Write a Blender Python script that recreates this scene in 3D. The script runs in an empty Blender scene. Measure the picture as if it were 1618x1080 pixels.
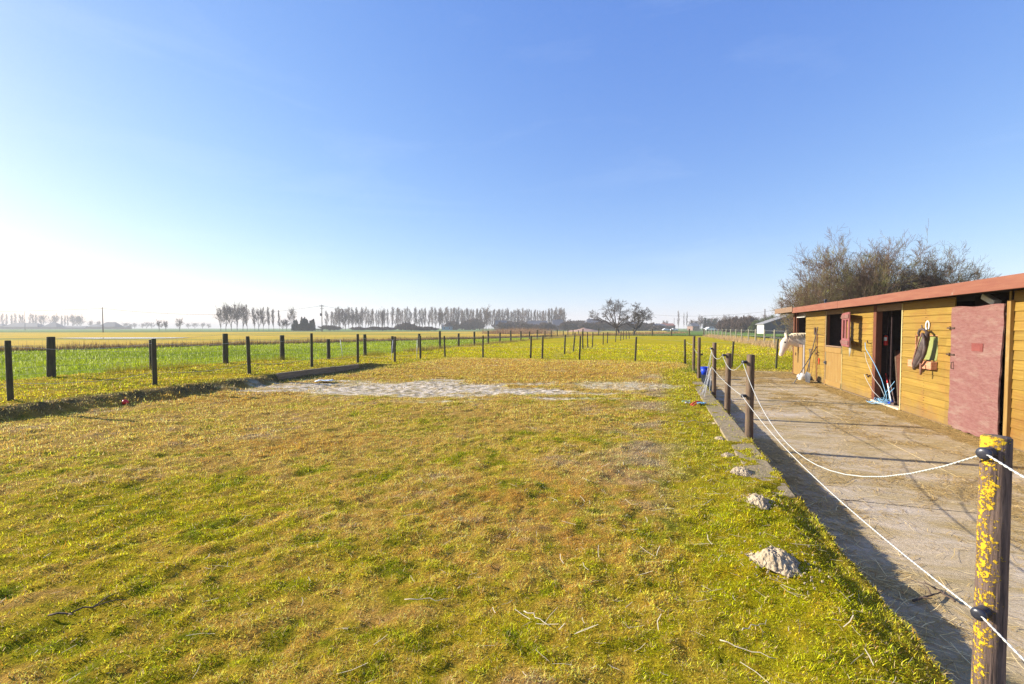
import bpy, bmesh, math, random
import numpy as np
from mathutils import Vector, Matrix
R = math.radians
rng = np.random.default_rng(7)
random.seed(7)
sc = bpy.context.scene
COL = sc.collection

# ------------------------------------------------------------------ camera, sky, sun, exposure
F = 700.0; CX = 809.0; HZ = 518.0; CAMZ = 1.6          # focal length and horizon in photograph pixels (1618 wide)
cam = bpy.data.objects.new('camera', bpy.data.cameras.new('camera')); COL.objects.link(cam)
cam.data.sensor_width = 36.0; cam.data.lens = 36.0 * F / 1618.0
cam.data.clip_start = 0.05; cam.data.clip_end = 9000
cam.location = (0, 0, CAMZ); PITCH = math.atan((540 - HZ) / F)
cam.rotation_euler = (math.pi / 2 - PITCH, 0, 0)
sc.camera = cam
SUN_EL = R(22.0); SUN_AZ = R(-74.0)                     # azimuth measured from +Y towards +X
w = bpy.data.worlds.new('World'); sc.world = w; w.use_nodes = True
nt = w.node_tree; bgn = nt.nodes['Background']
sky = nt.nodes.new('ShaderNodeTexSky'); sky.sky_type = 'NISHITA'; sky.sun_disc = False
sky.sun_elevation = SUN_EL; sky.sun_rotation = SUN_AZ; sky.air_density = 1.0; sky.dust_density = 0.35; sky.ozone_density = 2.2; sky.altitude = 50
# faint thin cirrus streaks
tc = nt.nodes.new('ShaderNodeTexCoord'); mp = nt.nodes.new('ShaderNodeMapping'); mp.inputs['Scale'].default_value = (1.2, 1.2, 6.0)
mp.inputs['Rotation'].default_value = (0.25, 0.1, 0.0)
nz = nt.nodes.new('ShaderNodeTexNoise'); nz.inputs['Scale'].default_value = 1.6; nz.inputs['Detail'].default_value = 7; nz.inputs['Roughness'].default_value = 0.55
nz.inputs['Distortion'].default_value = 0.6
cr = nt.nodes.new('ShaderNodeValToRGB'); cr.color_ramp.elements[0].position = 0.52; cr.color_ramp.elements[1].position = 0.85
cr.color_ramp.elements[1].color = (0.08, 0.08, 0.08, 1)
mx = nt.nodes.new('ShaderNodeMixRGB'); mx.inputs['Color2'].default_value = (9.0, 9.6, 10.4, 1)
L = nt.links.new
L(tc.outputs['Generated'], mp.inputs[0]); L(mp.outputs[0], nz.inputs[0]); L(nz.outputs[0], cr.inputs[0])
L(cr.outputs[0], mx.inputs['Fac']); L(sky.outputs[0], mx.inputs['Color1'])
# camera-like response of the sky per channel (the photograph's blue is fuller and flatter than the physical sky's)
spc = nt.nodes.new('ShaderNodeSeparateColor'); cmb = nt.nodes.new('ShaderNodeCombineColor'); L(mx.outputs[0], spc.inputs[0])
for ch, g_, k_ in ((0, 0.96, 1.44), (1, 0.78, 1.31), (2, 0.38, 1.30)):
    pw_ = nt.nodes.new('ShaderNodeMath'); pw_.operation = 'POWER'; pw_.inputs[1].default_value = g_
    ml_ = nt.nodes.new('ShaderNodeMath'); ml_.operation = 'MULTIPLY'; ml_.inputs[1].default_value = k_ * 0.112 ** g_ / 0.214
    L(spc.outputs[ch], pw_.inputs[0]); L(pw_.outputs[0], ml_.inputs[0]); L(ml_.outputs[0], cmb.inputs[ch])
L(cmb.outputs[0], bgn.inputs[0])
bgn.inputs[1].default_value = 0.10
sc.render.filter_size = 1.1
sc.cycles.use_denoising = True; sc.cycles.denoising_prefilter = 'NONE'; sc.cycles.sample_clamp_indirect = 6.0
sun = bpy.data.objects.new('sun', bpy.data.lights.new('sun', 'SUN')); COL.objects.link(sun)
sun.data.energy = 5.0; sun.data.angle = R(0.5); sun.data.color = (1.0, 0.93, 0.80)
sdir = Vector((math.sin(SUN_AZ) * math.cos(SUN_EL), math.cos(SUN_AZ) * math.cos(SUN_EL), math.sin(SUN_EL)))
sun.rotation_euler = sdir.to_track_quat('Z', 'Y').to_euler(); sun.location = sdir * 60
vs = sc.view_settings; vs.view_transform = 'Standard'; vs.look = 'None'; vs.exposure = 1.10; vs.gamma = 1.0; vs.use_curve_mapping = False

# ------------------------------------------------------------------ frames: u across the yard, v along it
TH = math.atan(231.0 / 700.0); CT, ST = math.cos(TH), math.sin(TH)
def W(u, v, z=0.0): return Vector((u * CT + v * ST, -u * ST + v * CT, z))
def UV(x, y): return x * CT - y * ST, x * ST + y * CT
def G(px, py, z=0.0):                                    # a photograph pixel met with the level z
    Y = (CAMZ - z) * F / (py - HZ); return Vector(((px - CX) / F * Y, Y, z))
def P(px, py, Y): return Vector(((px - CX) / F * Y, Y, CAMZ - (py - HZ) / F * Y))

# ------------------------------------------------------------------ noise
def _h(ix, iy, s):
    n = (ix.astype(np.int64) * 374761393 + iy.astype(np.int64) * 668265263 + s * 1442695041) & 0x7fffffff
    n = ((n ^ (n >> 13)) * 1274126177) & 0x7fffffff
    return ((n ^ (n >> 16)) & 0xffff) / 65535.0
def vn(x, y, s=0):
    x = np.asarray(x, float); y = np.asarray(y, float)
    ix = np.floor(x); iy = np.floor(y); fx = x - ix; fy = y - iy
    fx = fx * fx * (3 - 2 * fx); fy = fy * fy * (3 - 2 * fy)
    a = _h(ix, iy, s); b = _h(ix + 1, iy, s); c = _h(ix, iy + 1, s); d = _h(ix + 1, iy + 1, s)
    return (a * (1 - fx) + b * fx) * (1 - fy) + (c * (1 - fx) + d * fx) * fy
def fbm(x, y, s=0, o=4):
    t = 0; a = 0.5; n = 0
    for k in range(o):
        t = t + a * vn(x, y, s + 17 * k); n += a; a *= 0.55; x = x * 2.03 + 3.1; y = y * 2.03 + 1.7
    return t / n
def ss(a, b, x):
    t = np.clip((x - a) / (b - a), 0, 1); return t * t * (3 - 2 * t)

# ------------------------------------------------------------------ mesh helpers
def tag(o, label=None, cat=None, group=None, kind=None):
    if label: o['label'] = label
    if cat: o['category'] = cat
    if group: o['group'] = group
    if kind: o['kind'] = kind
    return o
def empty(name, loc=(0, 0, 0), rz=0.0, label=None, cat=None, group=None):
    o = bpy.data.objects.new(name, None); COL.objects.link(o); o.location = loc; o.rotation_euler = (0, 0, rz); o.empty_display_size = 0.2
    return tag(o, label, cat, group)
def link_mesh(name, me, m, parent=None):
    o = bpy.data.objects.new(name, me); COL.objects.link(o)
    if m is not None and len(me.materials) == 0: me.materials.append(m)
    if parent is not None: o.parent = parent
    return o
def copy_tree(o, parent=None):
    c = o.copy(); COL.objects.link(c); c.parent = parent
    for ch in list(o.children): copy_tree(ch, c)
    return c
class MB:
    def __init__(s): s.v = []; s.f = []; s.sm = []
    def add(s, vs, fs, smooth=False):
        b = len(s.v); s.v += [tuple(q) for q in vs]; s.f += [tuple(i + b for i in f) for f in fs]; s.sm += [smooth] * len(fs); return s
    def box(s, x0, x1, y0, y1, z0, z1, M=None):
        vs = [Vector(q) for q in ((x0, y0, z0), (x1, y0, z0), (x1, y1, z0), (x0, y1, z0), (x0, y0, z1), (x1, y0, z1), (x1, y1, z1), (x0, y1, z1))]
        if M is not None: vs = [M @ q for q in vs]
        return s.add(vs, [(0, 3, 2, 1), (4, 5, 6, 7), (0, 1, 5, 4), (1, 2, 6, 5), (2, 3, 7, 6), (3, 0, 4, 7)])
    def tube(s, pts, rad, n=8, cap=True, smooth=True, squash=None):
        pts = [Vector(p) for p in pts]; k = len(pts)
        if not hasattr(rad, '__len__'): rad = [rad] * k
        vs = []; fs = []; up = None
        for i in range(k):
            t = (pts[min(i + 1, k - 1)] - pts[max(i - 1, 0)]).normalized()
            if up is None:
                up = Vector((0, 0, 1)) if abs(t.z) < 0.9 else Vector((1, 0, 0))
            a = t.cross(up).normalized(); b = a.cross(t).normalized(); up = b
            for j in range(n):
                an = 2 * math.pi * j / n; vs.append(pts[i] + a * (rad[i] * math.cos(an)) + b * (rad[i] * math.sin(an)))
        for i in range(k - 1):
            for j in range(n):
                fs.append((i * n + j, i * n + (j + 1) % n, (i + 1) * n + (j + 1) % n, (i + 1) * n + j))
        if cap: fs += [tuple(range(n))[::-1], tuple((k - 1) * n + j for j in range(n))]
        return s.add(vs, fs, smooth)
    def bar(s, a, b, w_, h_):                              # rectangular bar from a to b
        a = Vector(a); b = Vector(b); t = (b - a).normalized(); up = Vector((0, 0, 1)) if abs(t.z) < 0.9 else Vector((1, 0, 0))
        x = t.cross(up).normalized() * w_ / 2; y = x.cross(t).normalized() * h_ / 2
        vs = [a - x - y, a + x - y, a + x + y, a - x + y, b - x - y, b + x - y, b + x + y, b - x + y]
        return s.add(vs, [(0, 3, 2, 1), (4, 5, 6, 7), (0, 1, 5, 4), (1, 2, 6, 5), (2, 3, 7, 6), (3, 0, 4, 7)])
    def build(s, name, m, parent=None, bevel=0.0, seg=2):
        me = bpy.data.meshes.new(name); me.from_pydata(s.v, [], s.f); me.polygons.foreach_set('use_smooth', s.sm); me.update()
        bm = bmesh.new(); bm.from_mesh(me); bmesh.ops.recalc_face_normals(bm, faces=bm.faces); bm.to_mesh(me); bm.free()
        o = link_mesh(name, me, m, parent)
        if bevel:
            b = o.modifiers.new('bevel', 'BEVEL'); b.width = bevel; b.segments = seg; b.limit_method = 'ANGLE'; b.angle_limit = R(40)
        return o
def np_mesh(name, V, Fc, k, m, cols=None, smooth=False, parent=None):     # V n x 3, Fc m x k
    me = bpy.data.meshes.new(name); V = np.ascontiguousarray(V, np.float32); Fc = np.ascontiguousarray(Fc, np.int32)
    me.vertices.add(len(V)); me.vertices.foreach_set('co', V.ravel())
    me.loops.add(Fc.size); me.loops.foreach_set('vertex_index', Fc.ravel())
    me.polygons.add(len(Fc)); me.polygons.foreach_set('loop_start', np.arange(0, Fc.size, k, dtype=np.int32))
    try: me.polygons.foreach_set('loop_total', np.full(len(Fc), k, np.int32))
    except Exception: pass
    me.update(calc_edges=True)
    me.polygons.foreach_set('use_smooth', np.full(len(Fc), smooth))
    if cols is not None:
        at = me.color_attributes.new('tint', 'FLOAT_COLOR', 'POINT')
        c4 = np.ones((len(V), 4), np.float32); c4[:, :3] = cols; at.data.foreach_set('color', c4.ravel())
    return link_mesh(name, me, m, parent)

# ------------------------------------------------------------------ materials
def nmat(name):
    m = bpy.data.materials.new(name); m.use_nodes = True; return m, m.node_tree, m.node_tree.nodes['Principled BSDF']
def pmat(name, c1, c2, scale=4.0, stretch=(1, 1, 1), rough=0.8, bump=0.3, c3=None, s3=1.2, p3=(0.55, 0.7), dist=0.01, metal=0.0, spec=0.3, detail=6, st3=False):
    m, t, b = nmat(name); N = t.nodes.new; K = t.links.new
    tc = N('ShaderNodeTexCoord'); mp = N('ShaderNodeMapping'); mp.inputs['Scale'].default_value = stretch
    oi = N('ShaderNodeObjectInfo'); ad = N('ShaderNodeVectorMath'); ad.operation = 'ADD'
    ml = N('ShaderNodeMath'); ml.operation = 'MULTIPLY'; ml.inputs[1].default_value = 37.0
    K(oi.outputs['Random'], ml.inputs[0]); K(tc.outputs['Object'], ad.inputs[0]); K(ml.outputs[0], ad.inputs[1]); K(ad.outputs[0], mp.inputs[0])
    n1 = N('ShaderNodeTexNoise'); n1.inputs['Scale'].default_value = scale; n1.inputs['Detail'].default_value = detail; n1.inputs['Roughness'].default_value = 0.65
    K(mp.outputs[0], n1.inputs[0])
    r = N('ShaderNodeValToRGB'); r.color_ramp.elements[0].position = 0.3; r.color_ramp.elements[1].position = 0.7
    r.color_ramp.elements[0].color = (*c1, 1); r.color_ramp.elements[1].color = (*c2, 1); K(n1.outputs[0], r.inputs[0])
    out = r.outputs[0]
    if c3 is not None:
        n3 = N('ShaderNodeTexNoise'); n3.inputs['Scale'].default_value = s3; n3.inputs['Detail'].default_value = 8; n3.inputs['Roughness'].default_value = 0.7
        K((mp if st3 else ad).outputs[0], n3.inputs[0])
        r3 = N('ShaderNodeValToRGB'); r3.color_ramp.elements[0].position = p3[0]; r3.color_ramp.elements[1].position = p3[1]; K(n3.outputs[0], r3.inputs[0])
        x = N('ShaderNodeMixRGB'); x.inputs['Color2'].default_value = (*c3, 1); K(r3.outputs[0], x.inputs[0]); K(out, x.inputs['Color1']); out = x.outputs[0]
    K(out, b.inputs['Base Color']); b.inputs['Roughness'].default_value = rough; b.inputs['Metallic'].default_value = metal
    b.inputs['Specular IOR Level'].default_value = spec
    if bump:
        bp = N('ShaderNodeBump'); bp.inputs['Strength'].default_value = bump; bp.inputs['Distance'].default_value = dist
        K(n1.outputs[0], bp.inputs['Height']); K(bp.outputs[0], b.inputs['Normal'])
    return m
def blade_mat(name, trans=0.35, rough=0.7):
    m, t, b = nmat(name); N = t.nodes.new; K = t.links.new
    a = N('ShaderNodeAttribute'); a.attribute_name = 'tint'; a.attribute_type = 'GEOMETRY'
    K(a.outputs['Color'], b.inputs['Base Color']); b.inputs['Roughness'].default_value = 0.9; b.inputs['Specular IOR Level'].default_value = 0.04
    tr = N('ShaderNodeBsdfTranslucent'); K(a.outputs['Color'], tr.inputs[0]); mx = N('ShaderNodeMixShader'); mx.inputs[0].default_value = trans
    K(b.outputs[0], mx.inputs[1]); K(tr.outputs[0], mx.inputs[2]); K(mx.outputs[0], t.nodes['Material Output'].inputs[0])
    return m
def soil_mat(name, fine=60.0, bump=0.8, dist=0.03, var=0.45, mid=9.0):
    m, t, b = nmat(name); N = t.nodes.new; K = t.links.new
    a = N('ShaderNodeAttribute'); a.attribute_name = 'tint'; a.attribute_type = 'GEOMETRY'
    tc = N('ShaderNodeTexCoord'); n1 = N('ShaderNodeTexNoise'); n1.inputs['Scale'].default_value = fine; n1.inputs['Detail'].default_value = 5; n1.inputs['Roughness'].default_value = 0.7
    n2 = N('ShaderNodeTexNoise'); n2.inputs['Scale'].default_value = mid; n2.inputs['Detail'].default_value = 6; n2.inputs['Roughness'].default_value = 0.7
    K(tc.outputs['Object'], n1.inputs[0]); K(tc.outputs['Object'], n2.inputs[0])
    m1 = N('ShaderNodeMapRange'); m1.inputs[1].default_value = 0.3; m1.inputs[2].default_value = 0.7; m1.inputs[3].default_value = 1 - var; m1.inputs[4].default_value = 1 + var
    m2 = N('ShaderNodeMapRange'); m2.inputs[1].default_value = 0.3; m2.inputs[2].default_value = 0.7; m2.inputs[3].default_value = 1 - var * 0.6; m2.inputs[4].default_value = 1 + var * 0.6
    K(n1.outputs[0], m1.inputs[0]); K(n2.outputs[0], m2.inputs[0]); mm = N('ShaderNodeMath'); mm.operation = 'MULTIPLY'; K(m1.outputs[0], mm.inputs[0]); K(m2.outputs[0], mm.inputs[1])
    vm = N('ShaderNodeVectorMath'); vm.operation = 'SCALE'; K(a.outputs['Color'], vm.inputs[0]); K(mm.outputs[0], vm.inputs['Scale'])
    K(vm.outputs[0], b.inputs['Base Color']); b.inputs['Roughness'].default_value = 0.95; b.inputs['Specular IOR Level'].default_value = 0.02
    bp = N('ShaderNodeBump'); bp.inputs['Strength'].default_value = bump; bp.inputs['Distance'].default_value = dist
    ad = N('ShaderNodeMath'); ad.operation = 'ADD'; K(n1.outputs[0], ad.inputs[0]); K(n2.outputs[0], ad.inputs[1]); K(ad.outputs[0], bp.inputs['Height']); K(bp.outputs[0], b.inputs['Normal'])
    return m
YEL = pmat('yellow_boards', (0.216, 0.124, 0.018), (0.288, 0.182, 0.032), 5, (3, 0.35, 6), 0.6, 0.25, c3=(0.224, 0.099, 0.023), s3=1.3, p3=(0.5, 0.75))
def boardify(m, amp=0.13, z0=0.03, hb=0.144):
    t = m.node_tree; b = t.nodes['Principled BSDF']; N = t.nodes.new; K = t.links.new; src = b.inputs['Base Color'].links[0].from_socket
    tc = N('ShaderNodeTexCoord'); sp = N('ShaderNodeSeparateXYZ'); K(tc.outputs['Object'], sp.inputs[0])
    a = N('ShaderNodeMath'); a.operation = 'SUBTRACT'; a.inputs[1].default_value = z0; K(sp.outputs['Z'], a.inputs[0])
    d = N('ShaderNodeMath'); d.operation = 'DIVIDE'; d.inputs[1].default_value = hb; K(a.outputs[0], d.inputs[0]); f = N('ShaderNodeMath'); f.operation = 'FLOOR'; K(d.outputs[0], f.inputs[0])
    yq = N('ShaderNodeMath'); yq.operation = 'MULTIPLY'; yq.inputs[1].default_value = 0.55; K(sp.outputs['Y'], yq.inputs[0]); fy = N('ShaderNodeMath'); fy.operation = 'FLOOR'; K(yq.outputs[0], fy.inputs[0])
    cv = N('ShaderNodeCombineXYZ'); K(f.outputs[0], cv.inputs[0]); K(fy.outputs[0], cv.inputs[1]); wn = N('ShaderNodeTexWhiteNoise'); wn.noise_dimensions = '2D'; K(cv.outputs[0], wn.inputs['Vector'])
    mr = N('ShaderNodeMapRange'); mr.inputs[3].default_value = 1 - amp; mr.inputs[4].default_value = 1 + amp * 0.7; K(wn.outputs['Value'], mr.inputs[0])
    # rain-splash dirt near the ground and fine grain streaks
    mp = N('ShaderNodeMapping'); mp.inputs['Scale'].default_value = (20, 1.1, 55); K(tc.outputs['Object'], mp.inputs[0]); n = N('ShaderNodeTexNoise'); n.inputs['Scale'].default_value = 1.6; n.inputs['Detail'].default_value = 7; n.inputs['Roughness'].default_value = 0.75; K(mp.outputs[0], n.inputs[0])
    g = N('ShaderNodeMapRange'); g.inputs[1].default_value = 0.3; g.inputs[2].default_value = 0.7; g.inputs[3].default_value = 0.80; g.inputs[4].default_value = 1.18; K(n.outputs[0], g.inputs[0])
    mm = N('ShaderNodeMath'); mm.operation = 'MULTIPLY'; K(mr.outputs[0], mm.inputs[0]); K(g.outputs[0], mm.inputs[1])
    v = N('ShaderNodeVectorMath'); v.operation = 'SCALE'; K(src, v.inputs[0]); K(mm.outputs[0], v.inputs['Scale'])
    n2 = N('ShaderNodeTexNoise'); n2.inputs['Scale'].default_value = 3.5; n2.inputs['Detail'].default_value = 8; n2.inputs['Roughness'].default_value = 0.75; K(tc.outputs['Object'], n2.inputs[0])
    dz = N('ShaderNodeMath'); dz.operation = 'MULTIPLY_ADD'; dz.inputs[1].default_value = -0.9; K(sp.outputs['Z'], dz.inputs[0]); K(n2.outputs[0], dz.inputs[2])
    dm = N('ShaderNodeMapRange'); dm.inputs[1].default_value = 0.22; dm.inputs[2].default_value = 0.50; dm.inputs[4].default_value = 0.7; K(dz.outputs[0], dm.inputs[0])
    x = N('ShaderNodeMixRGB'); x.inputs[2].default_value = (0.19, 0.12, 0.05, 1); K(dm.outputs[0], x.inputs[0]); K(v.outputs[0], x.inputs[1]); K(x.outputs[0], b.inputs['Base Color'])
boardify(YEL)
ORA = pmat('orange_boards', (0.221, 0.115, 0.026), (0.294, 0.186, 0.056), 6, (3, 4, 0.4), 0.65, 0.3, c3=(0.300, 0.215, 0.086), s3=2.0, p3=(0.55, 0.7))
PINK = pmat('pink_plywood', (0.160, 0.058, 0.052), (0.224, 0.112, 0.095), 7, (2, 1.2, 5), 0.75, 0.6, c3=(0.269, 0.196, 0.150), s3=1.8, p3=(0.50, 0.85), dist=0.02, st3=True)
PINKL = pmat('pink_paint', (0.211, 0.061, 0.061), (0.256, 0.093, 0.089), 6, (1, 0.5, 6), 0.7, 0.3, c3=(0.320, 0.230, 0.217), s3=4, p3=(0.6, 0.7))
FASC = pmat('red_fascia', (0.184, 0.060, 0.037), (0.238, 0.098, 0.057), 4, (3, 0.4, 5), 0.65, 0.3, c3=(0.298, 0.224, 0.174), s3=3.5, p3=(0.62, 0.72))
BROWN = pmat('brown_frame', (0.092, 0.029, 0.015), (0.155, 0.052, 0.026), 8, (4, 4, 0.6), 0.7, 0.4)
RAW = pmat('weathered_wood', (0.153, 0.089, 0.054), (0.243, 0.160, 0.102), 9, (3, 0.5, 5), 0.8, 0.4)
SHELF = pmat('red_brown_wood', (0.36, 0.13, 0.06), (0.6, 0.3, 0.18), 12, (3, 0.7, 5), 0.8, 0.4)
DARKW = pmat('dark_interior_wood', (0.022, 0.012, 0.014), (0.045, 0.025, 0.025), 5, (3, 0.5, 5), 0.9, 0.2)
ROOF = pmat('bitumen_roof', (0.05, 0.05, 0.05), (0.1, 0.09, 0.085), 8, rough=0.9)
GREENP = pmat('pale_green_panel', (0.192, 0.217, 0.057), (0.269, 0.275, 0.096), 6, (2, 1, 2), 0.6, 0.1)
LEATHER = pmat('old_leather', (0.035, 0.022, 0.022), (0.12, 0.085, 0.075), 9, rough=0.55, bump=0.5, c3=(0.25, 0.2, 0.16), s3=7, p3=(0.6, 0.72))
IRON = pmat('rusty_iron', (0.05, 0.03, 0.025), (0.16, 0.10, 0.07), 20, rough=0.6, metal=0.6)
STEEL = pmat('grey_metal', (0.060, 0.060, 0.070), (0.120, 0.120, 0.135), 12, rough=0.5, metal=0.3, bump=0.1)
WHITEP = pmat('white_plastic', (0.7, 0.7, 0.68), (0.82, 0.82, 0.8), 8, rough=0.5, bump=0.05)
BLACKP = pmat('black_plastic', (0.018, 0.02, 0.03), (0.04, 0.04, 0.055), 10, rough=0.35, bump=0.1, spec=0.5)
BLUEP = pmat('blue_plastic', (0.01, 0.04, 0.5), (0.02, 0.08, 0.65), 6, rough=0.4, bump=0.05)
REDP = pmat('red_plastic', (0.6, 0.015, 0.015), (0.75, 0.03, 0.03), 6, rough=0.35, bump=0.05, spec=0.5)
REDR = pmat('red_rope', (0.6, 0.05, 0.03), (0.75, 0.12, 0.08), 60, rough=0.8, bump=0.5)
BLUER = pmat('blue_rope', (0.12, 0.32, 0.55), (0.3, 0.55, 0.75), 40, rough=0.7, bump=0.5)
HANDLE = pmat('tool_handle', (0.07, 0.045, 0.04), (0.15, 0.10, 0.085), 9, (3, 3, 0.4), 0.6, 0.2)
POSTM = pmat('post_wood', (0.070, 0.045, 0.029), (0.197, 0.131, 0.082), 9, (3, 3, 0.35), 0.85, 0.6, c3=(0.139, 0.131, 0.049), s3=5, p3=(0.55, 0.7))
POSTD = pmat('dark_post_wood', (0.034, 0.033, 0.020), (0.095, 0.076, 0.041), 9, (3, 3, 0.35), 0.9, 0.6, c3=(0.077, 0.092, 0.028), s3=4, p3=(0.5, 0.7))
POSTG = pmat('grey_post_wood', (0.197, 0.180, 0.123), (0.344, 0.312, 0.230), 9, (3, 3, 0.35), 0.9, 0.4)
WIRE = pmat('galvanised_wire', (0.35, 0.35, 0.34), (0.5, 0.5, 0.48), 10, rough=0.5, metal=0.5, bump=0)
CABLE = pmat('power_cable', (0.12, 0.12, 0.13), (0.2, 0.2, 0.21), 4, rough=0.6, bump=0)
KERB = pmat('mossy_concrete', (0.195, 0.146, 0.080), (0.369, 0.283, 0.168), 14, rough=0.95, bump=0.8, c3=(0.205, 0.186, 0.034), s3=3.0, p3=(0.52, 0.66), dist=0.02)
BRICK = pmat('crumbling_brick', (0.2, 0.12, 0.07), (0.42, 0.25, 0.14), 12, (1, 1, 3), 0.95, 0.8)
SAND = pmat('molehill_sand', (0.281, 0.214, 0.135), (0.561, 0.450, 0.306), 26, rough=1.0, bump=1.0, dist=0.02, spec=0.05)
BARK = pmat('bare_bark', (0.098, 0.058, 0.037), (0.182, 0.115, 0.075), 6, (2, 2, 0.5), 0.9, 0.3, c3=(0.286, 0.282, 0.075), s3=0.9, p3=(0.5, 0.68))
BARKD = pmat('dark_bark', (0.05, 0.04, 0.035), (0.11, 0.085, 0.07), 5, rough=0.9, bump=0.3)
FARB = pmat('far_bark', (0.094, 0.065, 0.052), (0.175, 0.125, 0.104), 1.5, rough=0.95, bump=0)
BUSHB = pmat('far_bush_twigs', (0.07, 0.045, 0.035), (0.13, 0.085, 0.065), 1.5, rough=0.95, bump=0)
CONIF = pmat('conifer_green', (0.012, 0.03, 0.022), (0.03, 0.055, 0.035), 3, rough=0.9, bump=0)
BUSHG = pmat('green_bush', (0.05, 0.08, 0.015), (0.12, 0.14, 0.03), 3, rough=0.9, bump=0)
WALLB = pmat('far_brick', (0.2, 0.12, 0.09), (0.28, 0.18, 0.14), 2, rough=0.9, bump=0)
WALLW = pmat('far_white_wall', (0.390, 0.378, 0.360), (0.468, 0.456, 0.432), 2, rough=0.8, bump=0)
ROOFG = pmat('far_grey_roof', (0.07, 0.075, 0.09), (0.12, 0.12, 0.14), 2, rough=0.8, bump=0)
ROOFR = pmat('far_red_roof', (0.25, 0.09, 0.06), (0.33, 0.14, 0.1), 2, rough=0.8, bump=0)
GLASS = pmat('dark_glass', (0.02, 0.025, 0.03), (0.04, 0.045, 0.05), 2, rough=0.1, bump=0, spec=0.6)
BARNM = pmat('dark_barn_sheeting', (0.05, 0.05, 0.06), (0.09, 0.09, 0.11), 1.2, (1, 1, 0.2), 0.8, 0.2, dist=0.05)
TYRE = pmat('tyre_rubber', (0.02, 0.02, 0.02), (0.04, 0.04, 0.04), 5, rough=0.8, bump=0)
WPAINT = pmat('white_car_paint', (0.75, 0.75, 0.75), (0.8, 0.8, 0.8), 2, rough=0.3, bump=0, spec=0.6)
HORSE = pmat('cream_coat', (0.613, 0.510, 0.413), (0.744, 0.687, 0.600), 3, rough=0.75, bump=0.15, c3=(0.744, 0.549, 0.497), s3=5, p3=(0.5, 0.7))
MANE = pmat('cream_mane', (0.55, 0.42, 0.26), (0.82, 0.72, 0.55), 20, rough=0.7, bump=0.1)
ROPE = pmat('white_rope', (0.383, 0.383, 0.362), (0.558, 0.558, 0.536), 160, rough=0.6, bump=0.6, dist=0.002)
GRASSM = blade_mat('grass_blades', 0.40)
STRAWM = blade_mat('straw_stalks', 0.15)
SOIL = soil_mat('paddock_soil')
FIELD = soil_mat('field_soil', 6.0, 0.6, 0.05, 0.3, 0.8)

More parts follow.
